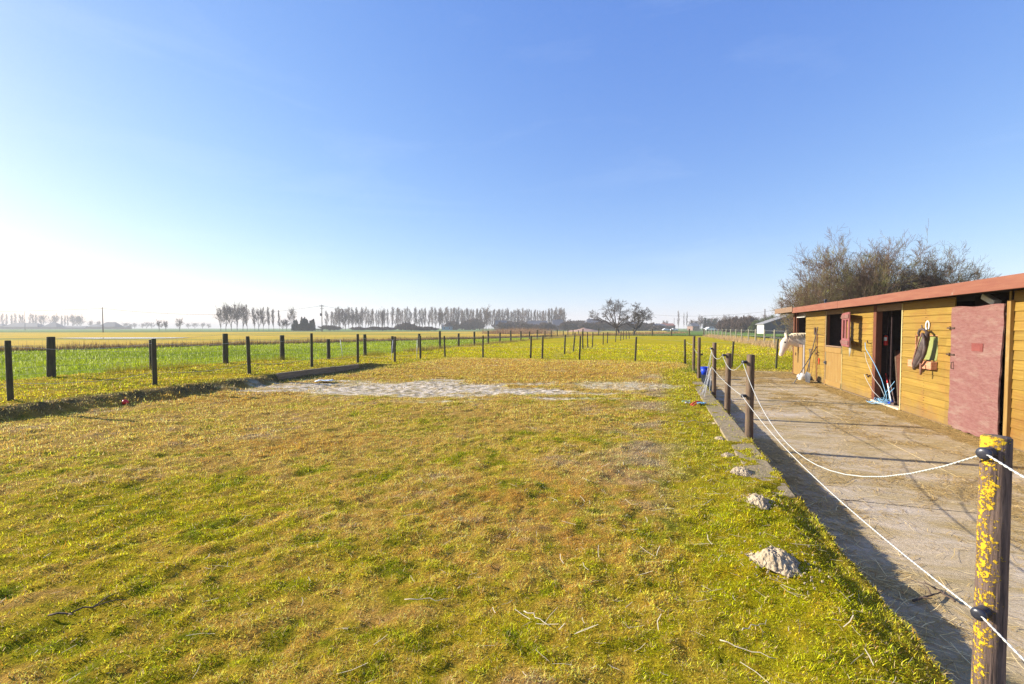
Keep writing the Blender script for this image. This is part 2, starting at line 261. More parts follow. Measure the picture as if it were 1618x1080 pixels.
# lichen covered near post
def lichen_post():
    m, t, b = nmat('lichen_post'); N = t.nodes.new; K = t.links.new
    tc = N('ShaderNodeTexCoord'); mp = N('ShaderNodeMapping'); mp.inputs['Scale'].default_value = (4, 4, 0.35); K(tc.outputs['Object'], mp.inputs[0])
    n = N('ShaderNodeTexNoise'); n.inputs['Scale'].default_value = 14; n.inputs['Detail'].default_value = 8; n.inputs['Roughness'].default_value = 0.7; K(mp.outputs[0], n.inputs[0])
    r = N('ShaderNodeValToRGB'); r.color_ramp.elements[0].position = 0.3; r.color_ramp.elements[1].position = 0.72
    r.color_ramp.elements[0].color = (0.03, 0.018, 0.018, 1); r.color_ramp.elements[1].color = (0.20, 0.13, 0.095, 1); K(n.outputs[0], r.inputs[0])
    sp = N('ShaderNodeSeparateXYZ'); K(tc.outputs['Object'], sp.inputs[0])
    # lichen mask: more towards the weather side (-x,+y) and the top
    n2 = N('ShaderNodeTexNoise'); n2.inputs['Scale'].default_value = 60; n2.inputs['Detail'].default_value = 5; n2.inputs['Roughness'].default_value = 0.7; K(tc.outputs['Object'], n2.inputs[0])
    n3 = N('ShaderNodeTexNoise'); n3.inputs['Scale'].default_value = 9; n3.inputs['Detail'].default_value = 2; K(tc.outputs['Object'], n3.inputs[0])
    side = N('ShaderNodeMath'); side.operation = 'MULTIPLY_ADD'; side.inputs[1].default_value = -3.8; side.inputs[2].default_value = -0.03; K(sp.outputs['X'], side.inputs[0])
    top = N('ShaderNodeMapRange'); top.inputs[1].default_value = 0.97; top.inputs[2].default_value = 1.14; top.inputs[3].default_value = 0.0; top.inputs[4].default_value = 0.20; K(sp.outputs['Z'], top.inputs[0])
    s1 = N('ShaderNodeMath'); s1.operation = 'ADD'; K(side.outputs[0], s1.inputs[0]); K(top.outputs[0], s1.inputs[1])
    s2 = N('ShaderNodeMath'); s2.operation = 'ADD'; K(s1.outputs[0], s2.inputs[0]); K(n2.outputs[0], s2.inputs[1])
    s3 = N('ShaderNodeMath'); s3.operation = 'MULTIPLY_ADD'; s3.inputs[1].default_value = 0.5; K(n3.outputs[0], s3.inputs[0]); K(s2.outputs[0], s3.inputs[2])
    k = N('ShaderNodeMapRange'); k.inputs[1].default_value = 0.900; k.inputs[2].default_value = 0.965; K(s3.outputs[0], k.inputs[0])
    c = N('ShaderNodeValToRGB'); c.color_ramp.elements[0].color = (0.42, 0.20, 0.005, 1); c.color_ramp.elements[1].color = (0.66, 0.42, 0.01, 1)
    c.color_ramp.elements[0].position = 0.35; c.color_ramp.elements[1].position = 0.65; K(n2.outputs[0], c.inputs[0])
    x = N('ShaderNodeMixRGB'); K(k.outputs[0], x.inputs[0]); mpc = N('ShaderNodeMapping'); mpc.inputs['Scale'].default_value = (34, 34, 1.6); K(tc.outputs['Object'], mpc.inputs[0]); nc = N('ShaderNodeTexNoise'); nc.inputs['Scale'].default_value = 3.0; nc.inputs['Detail'].default_value = 5; nc.inputs['Roughness'].default_value = 0.6; K(mpc.outputs[0], nc.inputs[0])
    ck = N('ShaderNodeMapRange'); ck.inputs[1].default_value = 0.30; ck.inputs[2].default_value = 0.46; ck.inputs[3].default_value = 0.25; ck.inputs[4].default_value = 1.25; K(nc.outputs[0], ck.inputs[0]); vs_ = N('ShaderNodeVectorMath'); vs_.operation = 'SCALE'; K(r.outputs[0], vs_.inputs[0]); K(ck.outputs[0], vs_.inputs['Scale'])
    K(vs_.outputs[0], x.inputs[1]); K(c.outputs[0], x.inputs[2]); K(x.outputs[0], b.inputs['Base Color'])
    b.inputs['Roughness'].default_value = 0.85
    h = N('ShaderNodeMath'); h.operation = 'MULTIPLY_ADD'; h.inputs[1].default_value = 1.0; K(k.outputs[0], h.inputs[0]); K(nc.outputs[0], h.inputs[2])
    bp = N('ShaderNodeBump'); bp.inputs['Strength'].default_value = 0.8; bp.inputs['Distance'].default_value = 0.006; K(h.outputs[0], bp.inputs['Height']); K(bp.outputs[0], b.inputs['Normal'])
    return m
LICH = lichen_post()

# concrete yard with straw stains
def yard_mat():
    m, t, b = nmat('yard_concrete'); N = t.nodes.new; K = t.links.new
    tc = N('ShaderNodeTexCoord')
    def noise(s, d=6, r=0.65, st=(1, 1, 1), dis=0.0):
        mp = N('ShaderNodeMapping'); mp.inputs['Scale'].default_value = st; K(tc.outputs['Object'], mp.inputs[0])
        n = N('ShaderNodeTexNoise'); n.inputs['Scale'].default_value = s; n.inputs['Detail'].default_value = d; n.inputs['Roughness'].default_value = r; n.inputs['Distortion'].default_value = dis
        K(mp.outputs[0], n.inputs[0]); return n.outputs[0]
    def ramp(i, p0, p1, c0=(0, 0, 0), c1=(1, 1, 1)):
        r = N('ShaderNodeValToRGB'); r.color_ramp.elements[0].position = p0; r.color_ramp.elements[1].position = p1
        r.color_ramp.elements[0].color = (*c0, 1); r.color_ramp.elements[1].color = (*c1, 1); K(i, r.inputs[0]); return r.outputs[0]
    def mix(f, a, c, bl='MIX'):
        x = N('ShaderNodeMixRGB'); x.blend_type = bl; K(f, x.inputs[0]); K(a, x.inputs[1])
        if isinstance(c, tuple): x.inputs[2].default_value = (*c, 1)
        else: K(c, x.inputs[2])
        return x.outputs[0]
    base = ramp(noise(30, 8, 0.75), 0.3, 0.7, (0.36, 0.275, 0.175), (0.65, 0.52, 0.36))
    o = mix(ramp(noise(0.7, 5, 0.6, (1, 0.6, 1)), 0.45, 0.62), base, (0.52, 0.44, 0.35))
    dirt = ramp(noise(0.9, 9, 0.78, (0.8, 1.6, 1), 0.8), 0.38, 0.58)
    o = mix(dirt, o, (0.36, 0.265, 0.12))
    o = mix(ramp(noise(1.3, 9, 0.78, (0.7, 1.8, 1), 0.8), 0.56, 0.68), o, (0.22, 0.15, 0.06))
    straw = ramp(noise(55, 4, 0.7, (0.35, 1.4, 1), 1.5), 0.58, 0.66)
    sm = N('ShaderNodeMath'); sm.operation = 'MULTIPLY'; K(straw, sm.inputs[0]); K(ramp(noise(0.8, 7, 0.7, (0.8, 1.5, 1), 0.8), 0.42, 0.62), sm.inputs[1])
    o = mix(sm.outputs[0], o, (0.66, 0.47, 0.19))
    o = mix(ramp(noise(7, 8, 0.8), 0.60, 0.72), o, (0.20, 0.15, 0.10))
    K(o, b.inputs['Base Color']); b.inputs['Roughness'].default_value = 0.92; b.inputs['Specular IOR Level'].default_value = 0.15
    bp = N('ShaderNodeBump'); bp.inputs['Strength'].default_value = 0.8; bp.inputs['Distance'].default_value = 0.012
    K(noise(26, 9, 0.8), bp.inputs['Height']); K(bp.outputs[0], b.inputs['Normal'])
    return m
YARDM = yard_mat()

# ------------------------------------------------------------------ ground: heights and colours
UK = 1.26; UB = -10.92; U2 = -11.75; U1 = -16.1; U6 = 9.6; UW = 5.03      # kerb, bank, thin fence, thick fence, right fence, stable wall
V3 = 22.1; V5 = 95.0; VY = 20.6; YZ = -0.2
def height(u, v):
    u = np.asarray(u, float); v = np.asarray(v, float)
    edge = UB + 0.35 * (fbm(v * 0.9, v * 0.1, 5) - 0.5) * 2 * (1 - ss(9.8, 10.4, v))
    strip = 0.21 * (1 - ss(14.2, 17.5, v)) * (1 - ss(edge - 0.10, edge + 0.12 + 0.75 * ss(10.4, 9.9, v) * fbm(u * 2.1, v * 2.1, 6) * 1.2, u)) * (1 - ss(-17.5, -16.4, -np.abs(u)) * 0)
    z = strip
    z = z + YZ * ss(0.8, 1.8, u) * ss(19.0, 20.6, v) * (1 - ss(21.5, 30, v))
    z = z - 0.03 * ss(UK - 0.25, UK, u) * (1 - ss(4.6, 4.9, v)) - 0.22 * ss(UK + 0.06, UK + 0.13, u + 0.12 * (fbm(v * 2.5, v * 0, 4) - 0.4)) * (1 - ss(4.6, 4.9, v))   # rounded grass edge near the camera
    z = z + 0.05 * ss(0.1, 0.9, u) * (1 - ss(0.95, 1.2, u)) * (1 - ss(4.6, 5.4, v)) * (v < 6)
    a = 1 - ss(40, 90, v)
    z = z + a * (0.05 * (fbm(u * 0.45, v * 0.45, 11) - 0.5) + 0.035 * (fbm(u * 2.2, v * 2.2, 12) - 0.5) * (1 - ss(16, 26, v)))
    sp = sand(u, v)
    z = z + (1 - ss(14, 22, v)) * (0.060 * (fbm(u * 6.5, v * 6.5, 14, 3) - 0.5) + 0.034 * (fbm(u * 15, v * 15, 15, 2) - 0.5)) * (1 - 0.7 * sp) 
    z = z + sp * 0.07 * (fbm(u * 9, v * 9, 13, 5) - 0.5) - sp * 0.02
    return z
def sand(u, v):
    x = u * CT + v * ST; y = -u * ST + v * CT
    px = CX + F * x / np.maximum(y, 0.5)
    c = np.hypot((x + 2.5) / 4.7, (y - 11.6 + 0.10 * (x + 1)) / 1.9) + 1.5 * (fbm(x * 0.9, y * 2.2, 21, 6) - 0.5) + 0.5 * (fbm(x * 4, y * 9, 24, 3) - 0.5)
    c2 = np.hypot((x - 3.1) / 1.9, (y - 12.3) / 1.2) + 0.9 * (fbm(x * 1.1, y * 1.6, 22) - 0.5) + 0.12
    return np.maximum(1 - ss(0.60, 1.12, c), 0.75 * (1 - ss(0.62, 1.0, c2)))
def C(*c): return np.array(c, float)
GRN = C(0.20, 0.25, 0.010); LIME = C(0.44, 0.42, 0.010); YELW = C(0.66, 0.49, 0.015); STRW = C(0.70, 0.46, 0.11); ORNG = C(0.58, 0.30, 0.035)
TAN = C(0.52, 0.40, 0.21); SANDC = C(0.72, 0.60, 0.45); DKB = C(0.13, 0.085, 0.035); MOSS = C(0.56, 0.52, 0.008)
def mixc(a, b, t): return a * (1 - t[..., None]) + b * t[..., None]
def paddock_col(u, v):
    x = u * CT + v * ST; y = -u * ST + v * CT
    n1 = fbm(x * 0.35, y * 0.5, 31); n2 = fbm(x * 1.3, y * 1.7, 32); n3 = fbm(x * 4.5, y * 4.5, 33); n4 = fbm(x * 11, y * 11, 34)
    c = mixc(np.broadcast_to(GRN, x.shape + (3,)), LIME, ss(0.22, 0.55, n3 * 0.6 + n4 * 0.4))
    c = mixc(c, YELW, ss(0.33, 0.60, 0.35 * n2 + 0.25 * n3 + 0.4 * n4) * 0.9)
    st = ss(0.40, 0.60, 0.22 * n1 + 0.26 * n2 + 0.22 * n3 + 0.3 * n4 + 0.022 + 0.10 * ss(3.0, 7.5, y) - 0.04 * ss(-1, 3, x) + 0.05 * ss(-3, -9, x) * ss(9, 5, y) - 0.03)
    c = mixc(c, STRW, st * 0.80)
    c = mixc(c, ORNG, ss(0.50, 0.72, n1 * 0.5 + n4 * 0.5) * st * 0.7)
    c = mixc(c, ORNG * 0.6 + STRW * 0.4, ss(12.5, 15, y) * (1 - ss(V3 - 2.5, V3 + 0.2, v)) * (u > UB + 1) * 0.55)
    c = mixc(c, TAN, ss(0.60, 0.72, n2 * 0.6 + n4 * 0.4) * 0.6)
    # trodden pale band left of the kerb
    c = mixc(c, TAN, ss(0.34, 0.62, fbm(x * 1.9, y * 1.9, 36)) * np.exp(-((u + 0.0) / 0.65) ** 2) * ss(3.0, 6, v) * (1 - ss(15, 18, v)) * 0.9)
    # mossy edge by the yard
    mo = ss(-0.15, 0.5, u + 0.35 * (n2 - 0.5)) * (1 - ss(17, 20, v)) * ss(0.15, 0.55, n3 + 0.15)
    c = mixc(c, GRN * 0.45 + MOSS * 0.55, mo * 0.85)
    c = mixc(c, YELW, mo * ss(0.5, 0.7, n4) * 0.5)
    # raised strip on the left, and the lush paddock beyond the cross fence
    sl = 1 - ss(UB - 0.3, UB + 0.5, u)
    c = mixc(c, mixc(np.broadcast_to(LIME * 0.8, c.shape), YELW, ss(0.4, 0.65, n2) * 0.8), sl * 0.9)
    back = ss(V3 - 0.2, V3 + 0.5, v + 0.6 * (n2 - 0.5))
    cb = mixc(mixc(np.broadcast_to(GRN, c.shape), C(0.44, 0.40, 0.005), ss(0.15, 0.5, n2)), C(0.50, 0.40, 0.008), ss(0.4, 0.7, n1) * 0.7)
    c = mixc(c, cb, back)
    # dull green around the far end of the yard
    ff = ss(1.0, 2.2, u) * ss(V3 - 3, V3 - 1, v) * (1 - ss(25, 34, v))
    c = mixc(c, GRN * 1.1, ff * 0.5)
    c = mixc(c, STRW * 0.8, ss(1.0, 1.8, u) * (1 - ss(20.9, 22.4, v + n2)) * 0.85)
    s = sand(u, v)
    n5 = fbm(x * 16, y * 16, 39, 3)
    c = mixc(c, mixc(mixc(np.broadcast_to(SANDC, c.shape), TAN * 0.8, ss(0.45, 0.62, n4)), C(0.24, 0.19, 0.12), ss(0.54, 0.64, n5) * 0.75), s * ss(0.30, 0.5, n3 + 0.30 * s))
    bank = np.exp(-((u - UB - 0.05) / 0.28) ** 2) * (1 - ss(14, 17, v))
    c = mixc(c, C(0.17, 0.15, 0.08), bank * 0.8)
    return c
us = np.concatenate([np.arange(-16.9, -12, 0.12), np.arange(-12, -6, 0.07), np.arange(-6, 1.22, 0.05), [1.24, UK, 1.30, 1.34, 1.38, 1.42], np.arange(1.6, 24.0, 0.3)])
vsx = np.concatenate([np.arange(-6, 1.0, 0.3), np.arange(1.0, 14, 0.05), np.arange(14, 24, 0.09), np.arange(24, 48, 0.35), np.arange(48, 97, 0.9)])
UU, VV = np.meshgrid(us, vsx); ZZ = height(UU, VV)
# edges of the paddock sink below the neighbouring fields
ZZ = ZZ - 0.25 * ss(-16.5, -16.9, UU)
X = UU * CT + VV * ST; Y = -UU * ST + VV * CT
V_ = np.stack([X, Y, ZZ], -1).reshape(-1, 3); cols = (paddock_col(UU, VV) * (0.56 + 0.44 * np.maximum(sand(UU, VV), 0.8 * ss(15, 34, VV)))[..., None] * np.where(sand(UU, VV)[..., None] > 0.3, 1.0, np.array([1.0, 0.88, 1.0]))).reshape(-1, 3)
nu, nv = len(us), len(vsx); idx = np.arange(nu * nv).reshape(nv, nu)
q = np.stack([idx[:-1, :-1], idx[:-1, 1:], idx[1:, 1:], idx[1:, :-1]], -1)
um = UU[:-1, 1:]; vm_ = VV[:-1, :-1]
keep = ~((um > UK + 1e-4) & (vm_ < VY - 0.3) & ~((um < 1.43) & (vm_ < 4.72))) & ~((um > 16.5) & (vm_ < 96))
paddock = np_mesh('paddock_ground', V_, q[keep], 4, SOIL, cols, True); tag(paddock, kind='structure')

# yard: slab of concrete with joints, a little lower than the grass
mb = MB()
for a, b_ in ((-6.0, 1.85), (1.87, 5.45), (5.47, 9.3), (9.32, 13.2), (13.22, 17.0), (17.02, VY + 0.2)):
    mb.box(1.18, 3.45, a, b_, YZ - 0.3, YZ - 0.002 * (hash(a) % 2)); mb.box(3.465, 9.9, a, b_, YZ - 0.3, YZ)
yard = mb.build('yard', YARDM); yard.rotation_euler = (0, 0, -TH); tag(yard, kind='structure')

# big sheets beyond
def sheet(name, pts, z, cfun, m=FIELD, nx=60, ny=60, kind='structure'):
    a, b, c, d = [np.array(q, float) for q in pts]           # near-left, near-right, far-right, far-left
    s = np.linspace(0, 1, nx); t = np.linspace(0, 1, ny) ** 2.2
    S, T = np.meshgrid(s, t); pt = (a * (1 - S)[..., None] + b * S[..., None]) * (1 - T)[..., None] + (d * (1 - S)[..., None] + c * S[..., None]) * T[..., None]
    xx, yy = pt[..., 0], pt[..., 1]; col = cfun(xx, yy)
    Vx = np.stack([xx, yy, np.full_like(xx, z)], -1).reshape(-1, 3); ix = np.arange(nx * ny).reshape(ny, nx)
    q = np.stack([ix[:-1, :-1], ix[:-1, 1:], ix[1:, 1:], ix[1:, :-1]], -1).reshape(-1, 4)
    o = np_mesh(name, Vx, q, 4, m, col.reshape(-1, 3)); tag(o, kind=kind); return o
def xy(px, py): g = G(px, py); return (g.x, g.y)
def flat(c, amp=0.15, s=0.05, seed=3):
    return lambda x, y: np.array(c)[None, None, :] * (1 - amp + 2 * amp * fbm(x * s, y * s * 2, seed))[..., None]
sheet('ground', [(-4200, -60), (4200, -60), (4200, 4500), (-4200, 4500)], -0.42, flat((0.13, 0.17, 0.07), 0.2, 0.01), nx=80, ny=80)
w1 = W(-16.45, -8); w2 = W(-16.45, 97)
def crop_col(x, y):
    n = fbm(x * 0.06, y * 0.1, 41); m = fbm(x * 0.9, y * 0.9, 42)
    c = mixc(np.broadcast_to(C(0.185, 0.235, 0.008), x.shape + (3,)), C(0.31, 0.345, 0.012), ss(0.3, 0.7, n * 0.6 + m * 0.4)); return c
sheet('crop_field', [(-70, -30), (w1.x, w1.y), (w2.x, w2.y), (-9 + 13, 108)], -0.02, crop_col, nx=160, ny=160)
# the line of the reed ditch
DA = np.array([-70.0, -30.0]); DB = np.array([4.0, 108.0])
DA = np.array(xy(-330, 563)); DB = np.array(xy(900, 530.5))
dd = (DB - DA) / np.linalg.norm(DB - DA); dn = np.array([-dd[1], dd[0]])
def stub_col(x, y):
    n = fbm(x * 0.03, y * 0.08, 45); m = fbm(x * 0.3, y * 0.5, 46)
    c = mixc(np.broadcast_to(C(0.50, 0.34, 0.05), x.shape + (3,)), C(0.58, 0.37, 0.045), ss(0.3, 0.7, m))
    return mixc(c, C(0.24, 0.25, 0.04), ss(0.45, 0.7, n) * 0.7)
far = DB + dd * 60
sheet('stubble_field', [tuple(DA - dd * 60 + dn * 1.2), tuple(far + dn * 1.2), (80, 230), (-340, 128)], 0.0, stub_col, nx=140, ny=100)
sheet('green_meadow', [(4, 100), (150, 60), (330, 230), (60, 230)], -0.05, flat((0.12, 0.19, 0.03), 0.2, 0.05), nx=60, ny=60)
# dark verge, pale meadow and the country road behind the stubble
sheet('verge', [(-345, 128), (80, 230), (81, 237), (-347, 134)], 0.05, flat((0.055, 0.06, 0.035), 0.3, 0.2), nx=120, ny=4)
sheet('road', [(-348, 136), (81, 239), (82, 245), (-350, 142)], 0.12, flat((0.09, 0.09, 0.09), 0.1, 0.1), nx=20, ny=3)
sheet('meadow', [(-800, 30), (90, 245), (900, 1500), (-3000, 1500)], -0.10, flat((0.16, 0.24, 0.08), 0.25, 0.02), nx=60, ny=60)
# puddle in the stubble
pz = [G(x, y) for x, y in ((85, 534.2), (150, 535.3), (240, 535.0), (300, 533.9), (290, 533.2), (205, 533.0), (120, 533.4))]
mb = MB(); mb.add([(q.x, q.y, 0.05) for q in pz], [tuple(range(len(pz)))])
pm, pt_, pb = nmat('puddle_water'); pb.inputs['Base Color'].default_value = (0.12, 0.13, 0.12, 1); pb.inputs['Roughness'].default_value = 0.12
tag(mb.build('puddle', pm), kind='structure')

# kerb beams
k = empty('concrete_kerb', W(UK - 0.16, 4.75, 0), -TH, 'flat mossy concrete kerb along the edge of the yard under the rope posts', 'kerb')
mb = MB(); v = 0.0
for ln in (1.9, 2.0, 2.05, 1.95, 1.6):
    mb.box(-0.15 + random.uniform(-.008, .008), 0.16 + random.uniform(-.01, .01), v + 0.012, v + ln - 0.012, -0.26, 0.015 + random.uniform(-.012, .008)); v += ln
mb.build('slab', KERB, k, bevel=0.012)
k2 = MB(); yv = -7.0
while yv < 4.6:
    for r_ in range(3):
        z0 = -0.24 + r_ * 0.052
        k2.box(UK - 0.04 + random.uniform(-.008, .008), UK + 0.07 + random.uniform(-.012, .006) - 0.02 * r_, yv + (r_ % 2) * 0.1, yv + 0.19 + (r_ % 2) * 0.1, z0, z0 + 0.048)
    yv += 0.2
o = k2.build('brick_edging', BRICK, bevel=0.006); o.rotation_euler = (0, 0, -TH)
tag(o, 'low crumbling brick edging half hidden under the overhanging grass near the camera', 'edging')
k = empty('timber_edging', W(UB, 12.05, 0), -TH, 'weathered beam holding back the raised grass strip on the left', 'edging board')
mb = MB(); mb.box(-0.04, 0.045, -1.6, 0.9, -0.1, 0.235); mb.box(-0.035, 0.05, 0.92, 2.2, -0.1, 0.22)
mb.build('board', pmat('old_timber', (0.12, 0.09, 0.06), (0.3, 0.23, 0.15), 8, (2, 0.4, 4), 0.9, 0.5), k, bevel=0.008)

# ------------------------------------------------------------------ grass, straw: many small blades as single "stuff" objects
def blades(name, pts, length, width, lean, cols, m, bent=False, drop=0.0):
    n = len(pts); az = rng.uniform(0, 2 * np.pi, n); ln = length; le = lean
    d = np.stack([np.cos(az) * np.sin(le), np.sin(az) * np.sin(le), np.cos(le)], -1)
    wa = az + np.pi / 2 + rng.uniform(-0.9, 0.9, n); wv = np.stack([np.cos(wa), np.sin(wa), np.zeros(n)], -1) * (width / 2)[:, None]
    if bent:
        mid = pts + d * (ln * 0.55)[:, None]; d2 = d.copy(); d2[:, 2] -= rng.uniform(0.1, 0.9, n); d2 /= np.linalg.norm(d2, axis=1)[:, None]
        tip = mid + d2 * (ln * 0.5)[:, None]; tip[:, 2] = np.maximum(tip[:, 2], pts[:, 2] + 0.001)
        V = np.stack([pts - wv, pts + wv, mid + wv * 0.8, mid - wv * 0.8, tip], 1).reshape(-1, 3); b = np.arange(n)[:, None] * 5
        Fc = np.concatenate([b + [0, 1, 2], b + [0, 2, 3], b + [3, 2, 4]]); k = 5
    else:
        tip = pts + d * ln[:, None]; V = np.stack([pts - wv, pts + wv, tip], 1).reshape(-1, 3); b = np.arange(n)[:, None] * 3; Fc = b + [0, 1, 2]; k = 3
    return V, Fc, np.repeat(cols, k, axis=0)
def ring(r0, r1, dens, a=62):
    aa = R(a); n = int((r1 * r1 - r0 * r0) * aa * dens); r = np.sqrt(rng.uniform(r0 * r0, r1 * r1, n)); t = rng.uniform(-aa, aa, n); return r * np.sin(t), r * np.cos(t)
Vs, Fs, Cs, off = [], [], [], 0
for r0, r1, dens, ln, wd in ((1.0, 2.6, 27000, 0.018, 0.0024), (2.6, 4.5, 16000, 0.020, 0.0033), (4.5, 7.5, 6800, 0.025, 0.0052), (7.5, 12, 2300, 0.032, 0.010), (12, 18, 900, 0.04, 0.017), (18, 28, 380, 0.045, 0.028), (28, 46, 110, 0.06, 0.05)):
    x, y = ring(r0, r1, dens); u, v = UV(x, y)
    ok = ((u < UK + 0.02) | ((u < UK + 0.11) & (v < 4.72)) | ((v > VY + 0.15) & (u < U6 + 4))) & (u > U1 - 0.3)
    onk = (u > UK - 0.30) & (v > 4.8) & (v < 14.2) & (rng.random(len(u)) > 0.16 * (fbm(u * 3, v * 1.3, 61) > 0.45) + 0.9 * ss(0.30, 0.22, UK - u) * (fbm(u * 2, v * 1.1, 62) > 0.50))
    ok &= ~onk
    s = sand(u, v); ok &= rng.random(len(u)) > s * (0.97 - 0.35 * ss(0.5, 0.65, fbm(x * 2.5, y * 4, 66)))
    tr = 0.25 * np.exp(-(u / 0.6) ** 2) * ss(3, 6, v) * (1 - ss(15, 18, v)); ok &= rng.random(len(u)) > tr
    thin = fbm(x * 1.6, y * 1.6, 63); ok &= rng.random(len(u)) > 0.75 * ss(0.55, 0.75, thin)
    x, y, u, v = x[ok], y[ok], u[ok], v[ok]; n = len(x)
    c = paddock_col(u, v); hgt = fbm(u * 2.3, v * 2.3, 64)
    br = (rng.lognormal(0.0, 0.42, n) * (0.66 + 1.48 * fbm(x * 7, y * 9, 65)))[:, None]; c = c * br
    kk = rng.random(n)
    c = np.where((kk < 0.13)[:, None], np.array([0.78, 0.58, 0.28]) * rng.uniform(0.6, 1.15, (n, 1)), c)
    c = np.where((kk > 0.94)[:, None], GRN * rng.uniform(0.7, 1.4, (n, 1)), c)
    c = np.where(((kk > 0.84) & (kk < 0.94))[:, None], ORNG * rng.uniform(0.5, 1.2, (n, 1)), c)
    L_ = ln * rng.lognormal(0, 0.35, n) * (0.55 + 0.9 * hgt); W_ = wd * rng.uniform(0.7, 1.4, n)
    p = np.stack([x, y, height(u, v) - 0.004], -1)
    V, Fc, CC = blades('', p, L_, W_, rng.uniform(0.35, 1.5, n), np.clip(c, 0, 0.9), None, bent=r1 < 5)
    Vs.append(V); Fs.append(Fc + off); Cs.append(CC); off += len(V)
o = np_mesh('grass', np.concatenate(Vs), np.concatenate(Fs), 3, GRASSM, np.concatenate(Cs)); tag(o, 'short yellow green winter grass and moss covering the paddock', 'grass', kind='stuff')

# crop shoots beyond the thick fence
Vs, Fs, Cs, off = [], [], [], 0
for r0, r1, dens, ln, wd in ((14, 24, 260, 0.10, 0.014), (24, 40, 90, 0.12, 0.028), (40, 62, 26, 0.14, 0.05)):
    x, y = ring(r0, r1, dens, 60); u, v = UV(x, y); k_ = (np.stack([x, y], -1) - DA) @ dn
    ok = (u < U1 - 0.3) & (k_ < -0.8); x, y = x[ok], y[ok]; n = len(x)
    c = crop_col(x, y) * rng.uniform(0.5, 2.0, (n, 1)); kk = rng.random(n); c = np.where((kk < 0.12)[:, None], C(0.62, 0.62, 0.25), c)
    V, Fc, CC = blades('', np.stack([x, y, np.full(n, -0.025)], -1), ln * rng.lognormal(0, 0.3, n), wd * rng.uniform(.7, 1.4, n), rng.uniform(0.1, 1.1, n), c, None)
    Vs.append(V); Fs.append(Fc + off); Cs.append(CC); off += len(V)
o = np_mesh('crop_shoots', np.concatenate(Vs), np.concatenate(Fs), 3, GRASSM, np.concatenate(Cs)); tag(o, 'green winter crop shoots in the field behind the thick post fence', 'crop', kind='stuff')

# reeds along the ditch, dry tufts along the fences
def reed_line(name, segs, label, cat):
    Vs, Fs, Cs, off = [], [], [], 0
    for (a, b, wdt, per, h, wd, z, c1, c2, lean, gap) in segs:
        a = np.array(a, float); b = np.array(b, float); Ln = np.linalg.norm(b - a); n = int(Ln * per); t = rng.uniform(0, 1, n); nn = np.array([-(b - a)[1], (b - a)[0]]) / Ln
        o_ = rng.normal(0, wdt / 2.2, n); p2 = a + (b - a) * t[:, None] + nn * o_[:, None]
        g = fbm(p2[:, 0] * 0.6, p2[:, 1] * 0.6, 71); ok = rng.random(n) < ss(gap - 0.12, gap + 0.12, g); p2 = p2[ok]; g = g[ok]; n = len(p2)
        hh = h * rng.lognormal(0, 0.25, n) * (0.5 + g); c = mixc(np.broadcast_to(C(*c1), (n, 3)), C(*c2), rng.random(n)) * rng.uniform(0.7, 1.3, (n, 1))
        u, v = UV(p2[:, 0], p2[:, 1]); zz = np.full(n, z) if z is not None else height(u, v) - 0.01
        V, Fc, CC = blades('', np.column_stack([p2, zz]), hh, wd * rng.uniform(.7, 1.3, n), rng.uniform(0.0, lean, n), c, None)
        Vs.append(V); Fs.append(Fc + off); Cs.append(CC); off += len(V)
    o = np_mesh(name, np.concatenate(Vs), np.concatenate(Fs), 3, STRAWM, np.concatenate(Cs)); return tag(o, label, cat, kind='stuff')
GOLD = (0.50, 0.31, 0.10); BRN = (0.26, 0.13, 0.07); DRK = (0.07, 0.06, 0.03)
reed_line('reeds', [(DA - dd * 30, DB, 1.6, 170, 0.42, 0.035, -0.05, (0.36, 0.22, 0.09), BRN, 0.4, 0.15), (DA - dd * 30 - dn * 1.2, DB - dn * 1.2, 1.0, 90, 0.26, 0.035, -0.05, DRK, (0.12, 0.09, 0.05), 0.5, 0.15),
                    (DB, DB + dd * 70, 2.5, 90, 0.5, 0.06, -0.05, GOLD, BRN, 0.4, 0.3),
                    (xy(790, 527.5), xy(850, 526.5), 8, 500, 1.2, 0.05, -0.05, (0.5, 0.34, 0.18), BRN, 0.3, 0.3)],
          'brown reeds and dead grass along the ditch between the green and golden fields', 'reeds')
wv = lambda u, v: tuple(W(u, v).xy)
